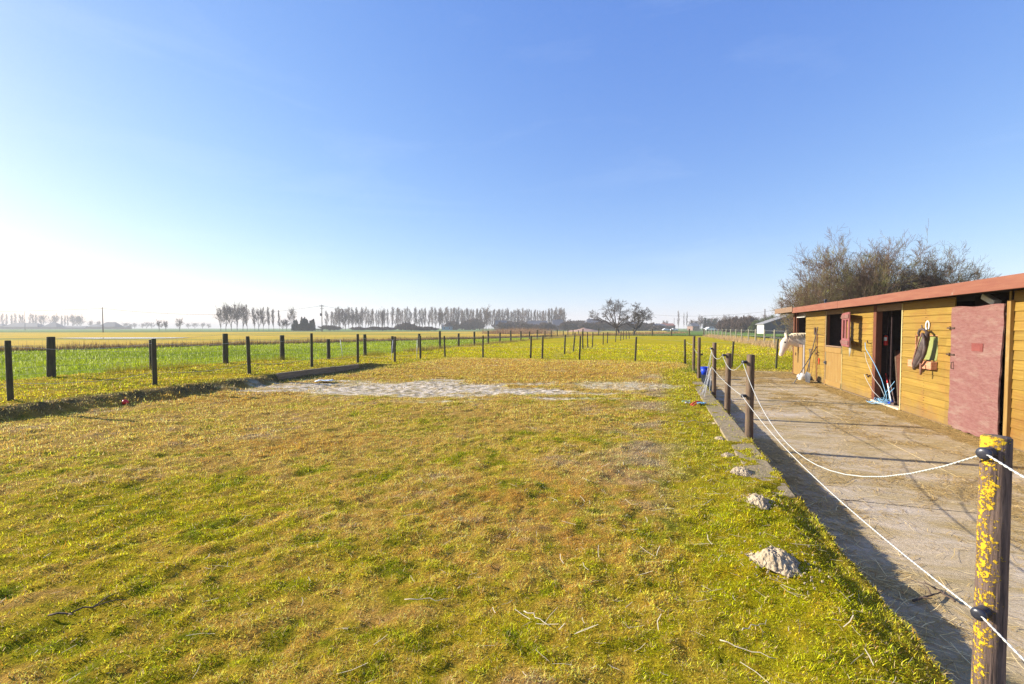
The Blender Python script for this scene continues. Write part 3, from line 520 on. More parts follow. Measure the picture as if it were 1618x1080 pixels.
reed_line('dry_grass', [(wv(U1, 9), wv(U1, 26), 0.35, 240, 0.22, 0.010, None, (0.50, 0.36, 0.05), (0.30, 0.28, 0.03), 0.7, 0.50),
                        (wv(U1, 26), wv(U1, 94), 0.7, 110, 0.28, 0.028, None, (0.50, 0.36, 0.10), (0.28, 0.22, 0.05), 0.6, 0.38),
                        (wv(U6 + 0.2, 26), wv(U6 + 0.2, 95), 1.6, 190, 0.50, 0.03, -0.1, (0.56, 0.42, 0.20), (0.42, 0.25, 0.13), 0.6, 0.3),
                        (wv(U6 + 3, 30), wv(U6 + 6, 60), 3.0, 120, 0.55, 0.04, -0.1, (0.56, 0.42, 0.2), (0.46, 0.3, 0.12), 0.6, 0.3),
                        (wv(U1, V5), wv(U6, V5), 0.7, 60, 0.3, 0.05, None, (0.10, 0.12, 0.03), (0.2, 0.17, 0.05), 0.6, 0.3),
                        (wv(-5.4, 24), wv(-5.2, 40), 0.3, 50, 0.22, 0.012, None, (0.5, 0.4, 0.1), (0.3, 0.25, 0.1), 0.6, 0.55),
                        (wv(1.1, 17.0), wv(1.2, 20.2), 0.4, 300, 0.12, 0.012, None, (0.12, 0.2, 0.02), (0.3, 0.3, 0.04), 0.8, 0.3),
                        ((90, 120), (150, 150), 5, 60, 1.0, 0.1, -0.05, (0.5, 0.38, 0.2), (0.4, 0.25, 0.15), 0.4, 0.2)],
          'dry golden tufts of long grass along the fence lines', 'dry grass')

# loose straw on yard and paddock
Vs, Fs, Cs, off = [], [], [], 0
def stalks(x, y, z, ln, wd, c):
    global off
    n = len(x); az = rng.uniform(0, 2 * np.pi, n); d = np.stack([np.cos(az), np.sin(az), rng.normal(0, 0.06, n)], -1); s = np.stack([-np.sin(az), np.cos(az), np.zeros(n)], -1) * (wd / 2)[:, None]
    cv = np.stack([-np.sin(az), np.cos(az), np.abs(rng.normal(0, .05, n))], -1) * (ln * rng.normal(0, 0.05, n))[:, None]
    p = np.stack([x, y, z], -1); a = p - d * (ln / 2)[:, None]; b = p + d * (ln / 2)[:, None]; m_ = p + cv
    a[:, 2] = np.maximum(a[:, 2], z); b[:, 2] = np.maximum(b[:, 2], z)
    V = np.stack([a - s, a + s, m_ + s, m_ - s, b + s, b - s], 1).reshape(-1, 3); q = np.arange(n)[:, None] * 6
    Vs.append(V); Fs.append(np.concatenate([q + [0, 1, 2, 3], q + [3, 2, 4, 5]]) + off); Cs.append(np.repeat(c, 6, axis=0)); off += len(V)
for n, lo, hi in ((210000, 1.3, 20.6),):
    u = rng.uniform(1.28, 5.1, n); v = rng.uniform(0.5, hi, n); u = np.where(rng.random(n) < 0.22, 5.0 - np.abs(rng.normal(0, 0.28, n)), u)
    g = fbm(u * 0.9, v * 0.9, 81) * 0.6 + fbm(u * 3, v * 3, 82) * 0.4 + 0.22 * (u > 4.6) + 0.10 * ((u < 1.75) & (v < 8)) + 0.12 * (v > 18.5)
    ok = rng.random(n) < ss(0.46, 0.74, g) * 0.9 + 0.03; u, v = u[ok], v[ok]; n = len(u); x = u * CT + v * ST; y = -u * ST + v * CT
    ln = rng.lognormal(-2.6, 0.6, n); sc_ = 1 + ss(4, 14, y) * 1.3
    stalks(x, y, np.full(n, YZ + 0.004) + rng.uniform(0, 0.008, n), ln * sc_ ** 0.5, rng.uniform(0.002, 0.005, n) * sc_, mixc(np.broadcast_to(C(0.82, 0.60, 0.24), (n, 3)), C(0.34, 0.21, 0.07), rng.random(n)) * rng.uniform(0.6, 1.25, (n, 1)))
x, y = ring(1.2, 9, 34, 58); u, v = UV(x, y); ok = (u < UK - 0.05); x, y, u, v = x[ok], y[ok], u[ok], v[ok]; n = len(x)
ok = rng.random(n) < 0.25 + 0.75 * ss(-1.6, 0.4, u); x, y, u, v = x[ok], y[ok], u[ok], v[ok]; n = len(x)
stalks(x, y, height(u, v) + 0.012, rng.lognormal(-2.7, 0.5, n), rng.uniform(0.0018, 0.0036, n), np.broadcast_to(C(0.66, 0.54, 0.36), (n, 3)) * rng.uniform(0.6, 1.2, (n, 1)))
n = 900; u = np.concatenate([1.32 + np.abs(rng.normal(0, 0.35, n // 2)), rng.uniform(1.3, 5.0, n - n // 2)]); v = rng.uniform(1.0, 11, n); x = u * CT + v * ST; y = -u * ST + v * CT
stalks(x, y, np.full(n, YZ + 0.006) + rng.uniform(0, 0.012, n), rng.uniform(0.06, 0.22, n), rng.uniform(0.002, 0.004, n) * (1 + 0.08 * y), mixc(np.broadcast_to(C(0.95, 0.74, 0.36), (n, 3)), C(0.30, 0.18, 0.08), (rng.random(n) < 0.2).astype(float)))
n = 130; u = rng.normal(-0.1, 0.6, n); v = rng.uniform(1.6, 12, n); u = np.minimum(u, UK - 0.3); x = u * CT + v * ST; y = -u * ST + v * CT
stalks(x, y, height(u, v) + 0.016, rng.uniform(0.05, 0.16, n), rng.uniform(0.0025, 0.0045, n) * (1 + 0.06 * y), np.broadcast_to(C(0.85, 0.70, 0.45), (n, 3)))
o = np_mesh('straw', np.concatenate(Vs), np.concatenate(Fs), 4, STRAWM, np.concatenate(Cs)); tag(o, 'loose pale straw strewn over the yard and paddock', 'straw', kind='stuff')

# twigs and long stalks that can be told apart
def twig(px, py, ln, az, r, name, label, m, z=None, fork=False, cat='twig', grp=None):
    g = G(px, py, YZ if z is None else z); u, v = UV(g.x, g.y); zz = (float(height(u, v)) + 0.02) if z is None or z == 0 else z
    if z is not None and z < 0: zz = z + r
    o = empty(name, (g.x, g.y, zz), az, label, cat, grp); mb = MB(); k = 7
    pts = [(ln * (i / k - 0.5), random.gauss(0, ln * 0.035), abs(random.gauss(0, ln * 0.03)) + r) for i in range(k + 1)]
    mb.tube(pts, [r * (1 - 0.6 * i / k) for i in range(k + 1)], 5); mb.build('stem', m, o)
    if fork:
        mb = MB(); a = pts[4]; mb.tube([a, (a[0] + ln * .15, a[1] + ln * .16, a[2] + .02), (a[0] + ln * .25, a[1] + ln * .3, a[2] + .01)], [r * .7, r * .5, r * .3], 5); mb.build('side_shoot', m, o); mb = MB()
        a = pts[2]; mb.tube([a, (a[0] + ln * .1, a[1] - ln * .14, a[2] + .015)], [r * .7, r * .4], 5); mb.build('side_shoot', m, o)
    return o
TW = pmat('pale_stalk', (0.45, 0.36, 0.24), (0.66, 0.56, 0.40), 20, rough=0.8, bump=0.2); TWD = pmat('dark_twig', (0.06, 0.04, 0.03), (0.15, 0.10, 0.07), 20, rough=0.9, bump=0.3)
twig(1480, 955, 0.30, 0.3, 0.008, 'fallen_twig', 'dark forked twig lying on the yard just left of the lichen post', TWD, YZ, True)
twig(1496, 945, 0.22, 1.5, 0.007, 'fallen_twig', 'short dark twig crossing the forked twig beside the lichen post', TWD, YZ, True)
twig(1360, 795, 0.28, 0.05, 0.004, 'fallen_twig', 'thin straight dark twig lying alone in the middle of the yard', TWD, YZ)
twig(850, 990, 0.19, -0.75, 0.0035, 'grass_stalk', 'pale dry stalk lying in the grass at the bottom centre of the picture', TW, 0, cat='stalk')
twig(672, 965, 0.26, -0.03, 0.003, 'grass_stalk', 'thin pale stalk lying flat in the grass left of the bottom centre', TW, 0, cat='stalk')
twig(1200, 1010, 0.2, 0.4, 0.003, 'grass_stalk', 'bent pale stalk in the grass below the largest molehill', TW, 0, cat='stalk')
twig(1190, 1045, 0.25, -0.5, 0.003, 'grass_stalk', 'long pale stalk at the bottom edge right of centre', TW, 0, cat='stalk')
twig(125, 975, 0.34, 0.45, 0.006, 'fallen_twig', 'dark crooked twig in the grass at the lower left', TWD, 0, True)
twig(1125, 800, 0.26, 0.7, 0.003, 'grass_stalk', 'pale stalk lying left of the second nearest molehill', TW, 0, cat='stalk')
twig(1097, 671, 0.45, 0.0, 0.005, 'grass_stalk', 'straight white stalk lying in the grass below the red rope', TW, 0, cat='stalk')

# molehills
def molehill(px, py, wd, hgt, label):
    g = G(px, py); u, v = UV(g.x, g.y); z0 = float(height(u, v)); o = None
    n = 64; s = np.linspace(-1, 1, n); A, B = np.meshgrid(s, s); r = np.hypot(A, B)
    e = random.random() * 50; nn = fbm(A * 2.2 + e, B * 2.2, 5, 5)
    base = ss(0.0, 1.0, np.clip(1 - r / (0.62 + 0.75 * (nn - 0.25)), 0, 1) * 1.5)
    lump = fbm(A * 5 + e, B * 5, 8, 5); fine_ = fbm(A * 13 + e, B * 13, 9, 4)
    H = base * hgt * (0.55 + 0.9 * lump) + (base > 0.02) * (0.60 * hgt * (fine_ - 0.42) + 0.006) - 0.012
    V = np.stack([A * wd / 2, B * wd / 2 * 0.85, H], -1).reshape(-1, 3); ix = np.arange(n * n).reshape(n, n)
    q = np.stack([ix[:-1, :-1], ix[:-1, 1:], ix[1:, 1:], ix[1:, :-1]], -1); kp = (base[:-1, :-1] + base[1:, 1:]) > 0
    q = q[kp]; crumbs = []; cf = []; nb = len(V); rc = random.Random(int(px))      # loose crumbs round the mound
    for i in range(110):
        a = rc.uniform(0, 6.28); rr = abs(rc.gauss(0.45, 0.22)) * wd; cr_ = rc.uniform(0.0015, 0.006) * (wd / 0.4); cx, cy = rr * math.cos(a), rr * 0.85 * math.sin(a); cz = 0.004 + (0.5 * hgt if rr < 0.25 * wd else 0.0)
        b0 = nb + len(crumbs); crumbs += [(cx + sx * cr_ * rc.uniform(.6, 1.2), cy + sy * cr_ * rc.uniform(.6, 1.2), cz + sz * cr_ * rc.uniform(.6, 1.2)) for sz in (-1, 1) for sx, sy in ((-1, -1), (1, -1), (1, 1), (-1, 1))]
        cf += [(b0, b0 + 3, b0 + 2, b0 + 1), (b0 + 4, b0 + 5, b0 + 6, b0 + 7), (b0, b0 + 1, b0 + 5, b0 + 4), (b0 + 1, b0 + 2, b0 + 6, b0 + 5), (b0 + 2, b0 + 3, b0 + 7, b0 + 6), (b0 + 3, b0, b0 + 4, b0 + 7)]
    V = np.concatenate([V, np.array(crumbs)]); q = np.concatenate([q, np.array(cf)])
    o = np_mesh('molehill', V, q, 4, SAND, smooth=False); o.location = (g.x, g.y, z0 + 0.01); o.rotation_euler = (0, 0, random.uniform(0, 6))
    return tag(o, label, 'molehill', 'molehills along the grass edge')
molehill(1233, 905, 0.42, 0.06, 'largest pale sandy molehill nearest the camera on the mossy grass edge')
molehill(1201, 805, 0.34, 0.045, 'grey brown molehill where the concrete kerb ends')
molehill(1175, 749, 0.34, 0.036, 'low sandy molehill third from the camera beside the kerb')
molehill(1154, 722, 0.24, 0.03, 'small flat molehill between the rope post base and the third molehill')
molehill(1140, 694, 0.22, 0.03, 'dark little molehill left of the foot of the second rope post')
molehill(1133, 668, 0.20, 0.03, 'farthest grey molehill on the grass by the kerb')

# ------------------------------------------------------------------ fences
def post_mesh(r, h, n=12, top_chamfer=0.01, sink=0.35, lean=(0, 0), seed=0, rough_=0.03):
    mb = MB(); rd = random.Random(seed); k = 7; pts = []; rs = []
    for i in range(k):
        t = i / (k - 1); z = -sink + (h + sink) * t; pts.append((lean[0] * z, lean[1] * z, z)); rs.append(r * (1.03 - 0.06 * t + rd.uniform(-rough_, rough_)))
    pts[-1] = (pts[-1][0], pts[-1][1], h - top_chamfer); pts.append((lean[0] * h, lean[1] * h, h)); rs.append(rs[-1] * 0.86)
    mb.tube(pts, rs, n); return mb
def zg(x, y): u, v = UV(x, y); return float(height(u, v))
def catenary(a, b, sag, n=14):
    a, b = Vector(a), Vector(b); return [a.lerp(b, i / n) - Vector((0, 0, 4 * sag * (i / n) * (1 - i / n))) for i in range(n + 1)]
def insulator(parent, loc, ang):
    mb = MB(); c, s = math.cos(ang), math.sin(ang); d = Vector((c, s, 0)); L0 = Vector(loc)
    mb.tube([L0 + d * t for t in (-0.005, 0.02, 0.02, 0.045)], [0.012, 0.012, 0.020, 0.020], 10)
    mb.tube([L0 + d * t for t in (0.045, 0.048, 0.055, 0.066, 0.073, 0.076)], [0.013, 0.024, 0.027, 0.027, 0.023, 0.010], 12)
    for q in range(4): mb.tube([L0 + d * (0.006 + 0.010 * q), L0 + d * (0.011 + 0.010 * q)], 0.023, 12)
    return mb.build('insulator', BLACKP, parent)

# -- rope fence along the yard
rf = empty('rope_fence', W(UK - 0.1, 2.3, 0), 0, 'white rope fence on round wooden posts along the kerb of the yard', 'rope fence')
rl = Vector(rf.location)
posts = []    # px, base py, top py, radius
near = Vector(((1580 - CX) / F * 1.93, 1.93, 0.0))
ph = CAMZ - (690 - HZ) / F * 1.93
mb = MB(); rd = random.Random(3); pts = []; rs = []
for i in range(15):
    t = i / 14; z = -0.4 + (ph - 0.006 + 0.4) * t; pts.append((0.0, 0, z)); rs.append(0.0515 * (1.05 - 0.09 * t + rd.uniform(-0.012, 0.012)))
pts.append((0, 0, ph)); rs.append(0.043)
mb.tube(pts, rs, 28)
npost = mb.build('post', LICH, rf); npost.location = near - rl; npost['label'] = 'near rope post covered in bright yellow lichen'
insN = [P(1552, 716, 1.90), P(1546, 975, 1.90)]
for q in insN: insulator(npost, (-0.045, -0.02, q.z), math.radians(205))
def ntop(i): return Vector((near.x - 0.10, near.y - 0.05, insN[i].z))
spec = [(1186, 690, 560, 0.056), (1151, 645, 558, 0.055), (1129.5, 617, 541, 0.050), (1105, 597, 532.7, 0.050), (1096.7, 586, 530.7, 0.050)]
P3 = []
for i, (px, by, ty, r) in enumerate(spec):
    g = G(px, by); hh = CAMZ - (ty - HZ) / F * g.y
    o = post_mesh(r, hh, 14, seed=i, lean=(random.uniform(-.01, .01), random.uniform(-.01, .01))).build('post', POSTM, rf); o.location = g - rl; P3.append((g, hh, o, r))
insulator(P3[0][2], (-0.05, 0, 1.10), math.radians(190)); insulator(P3[0][2], (-0.05, 0, 0.60), math.radians(190))
insulator(P3[1][2], (-0.05, 0, 1.06), math.radians(190)); insulator(P3[2][2], (-0.045, 0, 1.08), math.radians(190)); insulator(P3[3][2], (0.05, 0, 0.75), 0.2)
def at(i, z, o=-0.11): return P3[i][0] + Vector((o, 0.0, z))
nxt = W(UK - 0.02, -0.6, 0)
def rope(name, ptlist, r, parent, m=ROPE, origin=rl):
    mb = MB(); full = []
    for a, b, s in ptlist:
        c = catenary(a, b, s, 18); full += c if not full else c[1:]
    # two-strand twist
    for k_ in range(2):
        out = []; L_ = 0
        for i in range(len(full) - 1):
            a, b = full[i], full[i + 1]; ln = (b - a).length; nseg = max(1, int(ln / (0.012 if ln < 1 else 0.05)))
            nseg = min(nseg, 24)
            for q in range(nseg):
                p = a.lerp(b, q / nseg); ang = (L_ + ln * q / nseg) * 2 * math.pi / 0.06 + math.pi * k_
                t = (b - a).normalized(); x = t.cross(Vector((0, 0, 1))).normalized(); y = x.cross(t); out.append(p + (x * math.cos(ang) + y * math.sin(ang)) * r * 0.5 - origin)
            L_ += ln
        out.append(full[-1] - origin); mb.tube(out, r * 0.62, 5)
    return mb.build(name, m, parent)
rope('rope', [(at(2, 1.08), at(1, 1.06), 0.16), (at(1, 1.06), at(0, 1.10), 0.20), (at(0, 1.10), ntop(0), 0.66), (ntop(0), nxt + Vector((0, 0, 1.02)), 0.10)], 0.0045, rf)
rope('rope', [(at(2, 0.60, -0.06), at(0, 0.60), 0.05), (at(0, 0.60), ntop(1), 0.13), (ntop(1), nxt + Vector((0, 0, 0.36)), 0.05)], 0.0045, rf)
rope('rope', [(at(3, 0.75, 0.0), at(4, 0.85, 0.0), 0.03), (at(4, 1.0, 0), W(UK, 22.0, 0.95), 0.04)], 0.004, rf)
o = post_mesh(0.05, 1.15, 12, seed=44).build('post', POSTM, rf); o.location = nxt + Vector((0.1, 0, 0)) - rl
# bundle of slack cord tied to the third post
bd = empty('cord_bundle', at(2, 0, -0.08), 0, 'slack white cords hanging from the third rope post to the grass', 'cord')
bo = Vector(bd.location); pend = G(1113, 628)
for q in range(7):
    mb = MB(); a = at(2, 1.05 if q < 2 else 0.62, -0.07); e = pend + Vector((random.uniform(-.16, .12), random.uniform(-.25, .2), 0.02 + random.random() * .1))
    mb.tube([p - bo for p in catenary(a, e, random.uniform(-0.02, 0.22), 14)], 0.005, 5); mb.build('strand', ROPE, bd)
# lead ropes on the grass
def coil(parent, name, c, r, turns, m, rad=0.008, sq=0.6, seed=0, h=0.03):
    rd = random.Random(seed); pts = []; n = int(turns * 14); off_ = (rd.random() * 6)
    for i in range(n):
        a = i / 14 * 2 * math.pi + off_; rr = r * (0.7 + 0.5 * math.sin(i * 0.37 + seed) + rd.uniform(-.05, .05)); pts.append((c[0] + rr * math.cos(a), c[1] + rr * sq * math.sin(a), c[2] + rad + abs(math.sin(i * .8)) * h))
    mb = MB(); mb.tube(pts, rad, 6); return mb.build(name, m, parent)
g = G(1103, 640); lr = empty('lead_rope', (g.x, g.y, zg(g.x, g.y)), 0.25, 'red and pale blue lead rope lying on the mossy grass by the kerb', 'lead rope')
mb = MB(); mb.tube([(-0.19, -0.06, .03), (-0.13, -.03, .05), (-.05, 0.03, .06), (.03, .06, .07), (.12, .09, .06), (.18, .12, .04)], 0.016, 8); mb.tube([(-0.17, -0.09, .02), (-0.08, -.06, .04), (.02, 0.0, .05), (.1, .04, .04)], 0.013, 8); mb.build('red_strap', REDR, lr)
coil(lr, 'blue_cord', (0.07, -0.06, 0.03), 0.09, 2.4, BLUER, 0.008, seed=3); coil(lr, 'white_cord', (-0.16, 0.13, 0.02), 0.07, 1.6, ROPE, 0.007, seed=4)
coil(lr, 'green_cord', (-0.06, 0.3, 0.02), 0.10, 1.2, pmat('green_cord', (0.1, 0.3, 0.22), (0.2, 0.42, 0.35), 30, rough=.8), 0.006, seed=5)

# bucket
g = G(1114, 590.5, -0.03); bk = empty('bucket', (g.x, g.y, -0.06), 0, 'bright blue plastic bucket standing behind the fourth rope post', 'bucket')
mb = MB(); H_ = 0.28; prof = [(0.095, 0), (0.135, H_ - .03), (0.135, H_ - .03), (0.148, H_ - .028), (0.148, H_), (0.133, H_), (0.093, 0.012), (0.001, 0.01)]
n = 26; vs_ = [(r_ * math.cos(2 * math.pi * j / n), r_ * math.sin(2 * math.pi * j / n), z) for r_, z in prof for j in range(n)]
fs_ = [(i * n + j, i * n + (j + 1) % n, (i + 1) * n + (j + 1) % n, (i + 1) * n + j) for i in range(len(prof) - 1) for j in range(n)] + [tuple(range(n))]
mb.add(vs_, fs_, True); mb.build('shell', BLUEP, bk); mb = MB()
mb.tube([(0.15 * math.cos(a), 0.03, H_ - .02 - 0.13 * math.sin(a)) for a in np.linspace(0, math.pi, 14)], 0.004, 6); mb.build('handle', STEEL, bk)

# red ball
g = G(195, 641); o = MB(); bm = bmesh.new(); bmesh.ops.create_icosphere(bm, subdivisions=3, radius=0.055)
for vq in bm.verts: vq.co *= 1 + 0.06 * math.sin(vq.co.x * 60) * math.sin(vq.co.y * 50)
me = bpy.data.meshes.new('ball'); bm.to_mesh(me); bm.free(); me.polygons.foreach_set('use_smooth', [True] * len(me.polygons))
o = link_mesh('toy_ball', me, REDP); o.location = (g.x, g.y, zg(g.x, g.y) + 0.05); tag(o, 'small bright red ball lying at the foot of the left bank', 'ball')
# white scrap
g = G(512, 603.5); mb = MB(); rd = random.Random(9)
vs_ = []; fs_ = []
for i in range(9):
    for j in range(5): vs_.append((i * 0.06 - .24 + rd.uniform(-.015, .015), j * 0.07 - .14 + rd.uniform(-.02, .02), 0.02 + rd.uniform(0, .05)))
fs_ = [(i * 5 + j, (i + 1) * 5 + j, (i + 1) * 5 + j + 1, i * 5 + j + 1) for i in range(8) for j in range(4)]
mb.add(vs_, fs_, True); o = mb.build('plastic_scrap', pmat('bluish_film', (0.55, 0.62, 0.66), (0.75, 0.8, 0.82), 8, rough=.5), None); o.location = (g.x, g.y, zg(g.x, g.y) + 0.01)
sm_ = o.modifiers.new('t', 'SOLIDIFY'); sm_.thickness = 0.004
tag(o, 'crumpled pale plastic scrap at the edge of the sandy patch', 'plastic scrap')

def px_to_v(px, u0):      # where the line u = u0 crosses a photo column
    X0 = u0 / CT; Yd = X0 * F / (px - 1040.0); return UV(X0 + Yd * ST / CT, Yd)[1]
def fence(name, label, cat, lst, r, m, wires=(), wr=0.0015, group=None, lean=0.0, seed=0, sides=10, mesh=None, jitter=0.0, wm=WIRE, sag=0.0):
    """lst: (x, y, height)"""
    f = empty(name, (lst[0][0], lst[0][1], 0), 0, label, cat, group); o0 = Vector(f.location); rd = random.Random(seed); tops = []
    for i, (x, y, h) in enumerate(lst):
        z = zg(x, y) if abs(UV(x, y)[0]) < 18 else 0.0
        if UV(x, y)[0] > U6 - 1: z = -0.05
        lx, ly = rd.gauss(0, lean), rd.gauss(0, lean)
        o = post_mesh(r * rd.uniform(0.93, 1.08), h, sides, seed=seed + i, lean=(lx, ly), rough_=0.04).build('post', m, f); o.location = Vector((x, y, z)) - o0
        tops.append((Vector((x, y, z)) - o0, Vector((lx, ly, 1)), h))
    for wh in wires:
        mb = MB(); pts = []
        for i in range(len(tops) - 1):
            a = tops[i][0] + tops[i][1] * (tops[i][2] * wh); b = tops[i + 1][0] + tops[i + 1][1] * (tops[i + 1][2] * wh)
            c = catenary(a, b, sag * (b - a).length, 4 if sag else 1); pts += c if not pts else c[1:]
        if len(pts) > 1: mb.tube(pts, wr, 4, smooth=False); mb.build('wire', wm, f)
    if mesh:
        hh, step, upto, wrm = mesh; mb = MB()
        for i in range(len(tops) - 1):
            a, b = tops[i][0], tops[i + 1][0]; ln = (b - a).length
            if a.y + o0.y > upto: break
            n = int(ln / step)
            for k_ in range(n):
                p = a.lerp(b, k_ / n); mb.add([p + Vector((-wrm, 0, 0.02)), p + Vector((wrm, 0, 0.02)), p + Vector((wrm, 0, hh)), p + Vector((-wrm, 0, hh)), p + Vector((0, wrm, 0.02)), p + Vector((0, -wrm, 0.02)), p + Vector((0, -wrm, hh)), p + Vector((0, wrm, hh))], [(0, 1, 2, 3), (4, 5, 6, 7)])
        mb.build('wire_mesh', wm, f)
    return f
def line_posts(pxs, u0, h): return [(W(u0, px_to_v(p, u0)).x, W(u0, px_to_v(p, u0)).y, h) for p in pxs]
# thick perimeter fence
lp = line_posts([-180, 79, 240, 355.7, 445.5, 519, 576.5, 620, 661.8, 695, 724.6, 749.4, 771.4, 790, 807, 823, 836.7, 849, 861, 871, 880.5, 890, 897.3, 905.4, 914, 921], U1, 1.2)
lp = [(x, y, 1.13 + 0.12 * math.sin(i * 2.3) * (i > 1) + (0.0 if i < 8 else 0.12)) for i, (x, y, h) in enumerate(lp)]
fence('perimeter_fence', 'long fence of thick dark round posts with square wire mesh beside the green crop field', 'fence', lp, 0.09, POSTD, (0.97, 0.8, 0.62, 0.44, 0.28, 0.12), 0.0028, seed=10, sides=12, mesh=(1.05, 0.16, 34, 0.0019), lean=0.008)
# thin fence on the raised strip
lp = line_posts([-260, 13, 243, 393, 492, 565, 623.4, 664], U2, 1.1); lp = [(x, y, h + (0.04 if i < 4 else 0.1)) for i, (x, y, h) in enumerate(lp)]
fence('strip_fence', 'fence of slim wooden posts with slack white tape wires standing on the raised grass strip', 'fence', lp, 0.048, POSTD, (0.90, 0.28), 0.0035, seed=30, sides=10, lean=0.012, wm=ROPE, sag=0.04)
# cross fence
def uvp(px, py, h, z=0): g = G(px, py, z); return (g.x, g.y, h)
lp = [uvp(703, 563.2, 1.17), uvp(763, 564.7, 1.2), uvp(838.4, 566, 1.18), uvp(857, 567, 1.2), uvp(915.8, 568, 1.2), uvp(1004, 570.8, 1.18)]; g = W(UK - 0.05, V3); lp.append((g.x, g.y, 1.15)); g = W(UK + 1.9, V3, 0); lp.append((g.x, g.y, 1.2)); g = G(1227, 581, -0.17); lp.append((g.x, g.y, 1.32))
fence('cross_fence', 'low wire fence with slim leaning posts running across behind the sandy patch', 'fence', lp, 0.045, POSTD, (0.93, 0.5), 0.003, seed=50, sides=8, lean=0.04, wm=ROPE)
# inner row going away
lp = [uvp(892, 559, 1.2), uvp(906, 555, 1.3), uvp(921, 551.5, 1.35), uvp(929, 550, 1.3), uvp(936, 548.5, 1.25), uvp(953, 544.5, 1.2), uvp(959.6, 542.3, 1.2), uvp(972.7, 540.0, 1.2), uvp(980.6, 538, 1.2), uvp(985, 536.6, 1.2), uvp(989.5, 535.8, 1.2), uvp(994.5, 535, 1.2)]
fence('inner_fence', 'row of thin leaning posts running away through the bright paddock towards the windswept trees', 'fence', lp, 0.05, POSTD, (0.92,), 0.003, seed=70, sides=8, lean=0.05, wm=ROPE)
# rear fence
lp = []
for px in (921, 946, 973.7, 1001.5, 1030.8, 1061, 1089, 1112): 
    t = (px - CX) / F; Yd = (V5 / CT) / (1 + t * ST / CT); lp.append((t * Yd, Yd, 1.45))
fence('rear_fence', 'fence of stout dark posts across the far end of the bright paddock', 'fence', lp, 0.13, POSTD, (0.97, 0.55), 0.012, seed=90, sides=8)
# right fence, pale posts
lp = line_posts([1242.6, 1224, 1208, 1194, 1182.8, 1172, 1163, 1155, 1147.4, 1141, 1135, 1129.3, 1124.5, 1120, 1116.5, 1113.5], U6, 1.52)
fence('pale_fence', 'fence of pale grey posts with rails of wire at the right of the far paddock', 'fence', lp, 0.075, POSTG, (0.92, 0.55, 0.15), 0.009, seed=110, sides=8, lean=0.008)
# white plastic electric stakes
first = None
for i, (px, by, ty, lab) in enumerate(((541, 565, 536, 'white plastic fence stake leaning left in front of the fifth thick post'), (618, 568, 532, 'white plastic fence stake just left of the tall slim post'), (658, 567, 536, 'white plastic fence stake in front of the thick post in the middle'))):
    g = G(px, by, 0.0); h = (by - ty) / F * g.y
    if first is None:
        first = empty('plastic_stake', g, 0, lab, 'fence stake', 'white plastic fence stakes'); mb = MB(); mb.tube([(0, 0, -0.1), (0, 0, h)], 0.011, 6); mb.build('shaft', WHITEP, first)
        [MB().tube([(0, 0, z), (0.03, 0, z + .01), (0.03, 0, z + .03)], 0.006, 5).build('clip', WHITEP, first) for z in (0.3, 0.6, 0.85)]; o = first
    else: o = copy_tree(first); o.location = g; o['label'] = lab
    o.rotation_euler = (0, R((-7, 5, 2)[i]), 0)

# ------------------------------------------------------------------ stable
def pv(px): return (5.3 * F / (px - 1040.0)) / CT + 5.3 * ST
SW = 3.6; ZB = YZ
st = empty('stable', W(UW, 12.0, YZ), -TH, 'long low wooden stable with yellow boards, pink doors and a red fascia', 'stable')
V0 = 12.0
def lz(z): return z - YZ
EZ = 2.34                                              # eave underside above the yard
def boards(name, a, b, z0, z1, m, parent, x=0.0, th=0.022, hb=0.144, bev=0.004, cut=None, vertical=False, seed=0):
    mb = MB(); rd = random.Random(seed)
    if vertical:
        y = a
        while y < b - 0.01:
            y2 = min(y + hb, b); mb.box(x - th + rd.uniform(-.001, .001), x, y + 0.0015, y2 - 0.0015, z0, z1); y = y2
    else:
        z = z0
        while z < z1 - 0.01:
            z2 = min(z + hb, z1); segs = [(a, b)]
            if cut and z2 > cut[2] and z < cut[3]:
                segs = [(a, cut[0]), (cut[1], b)]
                if z < cut[2]: z_ = cut[2]; mb.box(x - th, x, cut[0], cut[1], z + 0.002, z_)
                if z2 > cut[3]: mb.box(x - th, x, cut[0], cut[1], cut[3], z2 - 0.003)
            for s0, s1 in segs:
                o_ = rd.uniform(-.0025, .0025)
                vs_ = [(x, s0, z), (x, s1, z), (x, s1, z2), (x, s0, z2), (x - th - o_ - 0.006, s0, z + 0.003), (x - th - o_ - 0.006, s1, z + 0.003), (x - th + 0.004 - o_, s1, z2 - 0.004), (x - th + 0.004 - o_, s0, z2 - 0.004)]
                mb.add(vs_, [(0, 3, 2, 1), (4, 5, 6, 7), (0, 1, 5, 4), (1, 2, 6, 5), (2, 3, 7, 6), (3, 0, 4, 7)])
            z = z2
    return mb.build(name, m, parent, bevel=bev, seg=1)
def y_(px): return pv(px) - V0
ya = 3.0 - V0
yPR, yPL = y_(1593), y_(1511); yDR, yDL = y_(1427), y_(1391); yJL = y_(1382); ySR, ySL = y_(1333), y_(1307); yHR, yHL = y_(1274), y_(1257)
TOPW = EZ + 0.02
boards('wall_panel', ya, y_(1604), 0.03, TOPW, YEL, st, seed=1)
boards('wall_panel', y_(1600) + 0.02, yPR - 0.03, 0.03, TOPW, YEL, st, hb=2.4, seed=11)
hy0, hy1, hz0, hz1 = y_(1485), y_(1449), lz(0.98), lz(1.46)
boards('wall_panel', yPL + 0.005, yDR, 0.03, TOPW, YEL, st, cut=(hy0, hy1, hz0, hz1), seed=2)
boards('wall_panel', yJL, ySR, 0.05, TOPW, YEL, st, seed=3)
boards('wall_panel', ySL + 0.09, yHR, 0.05, TOPW, YEL, st, seed=4)
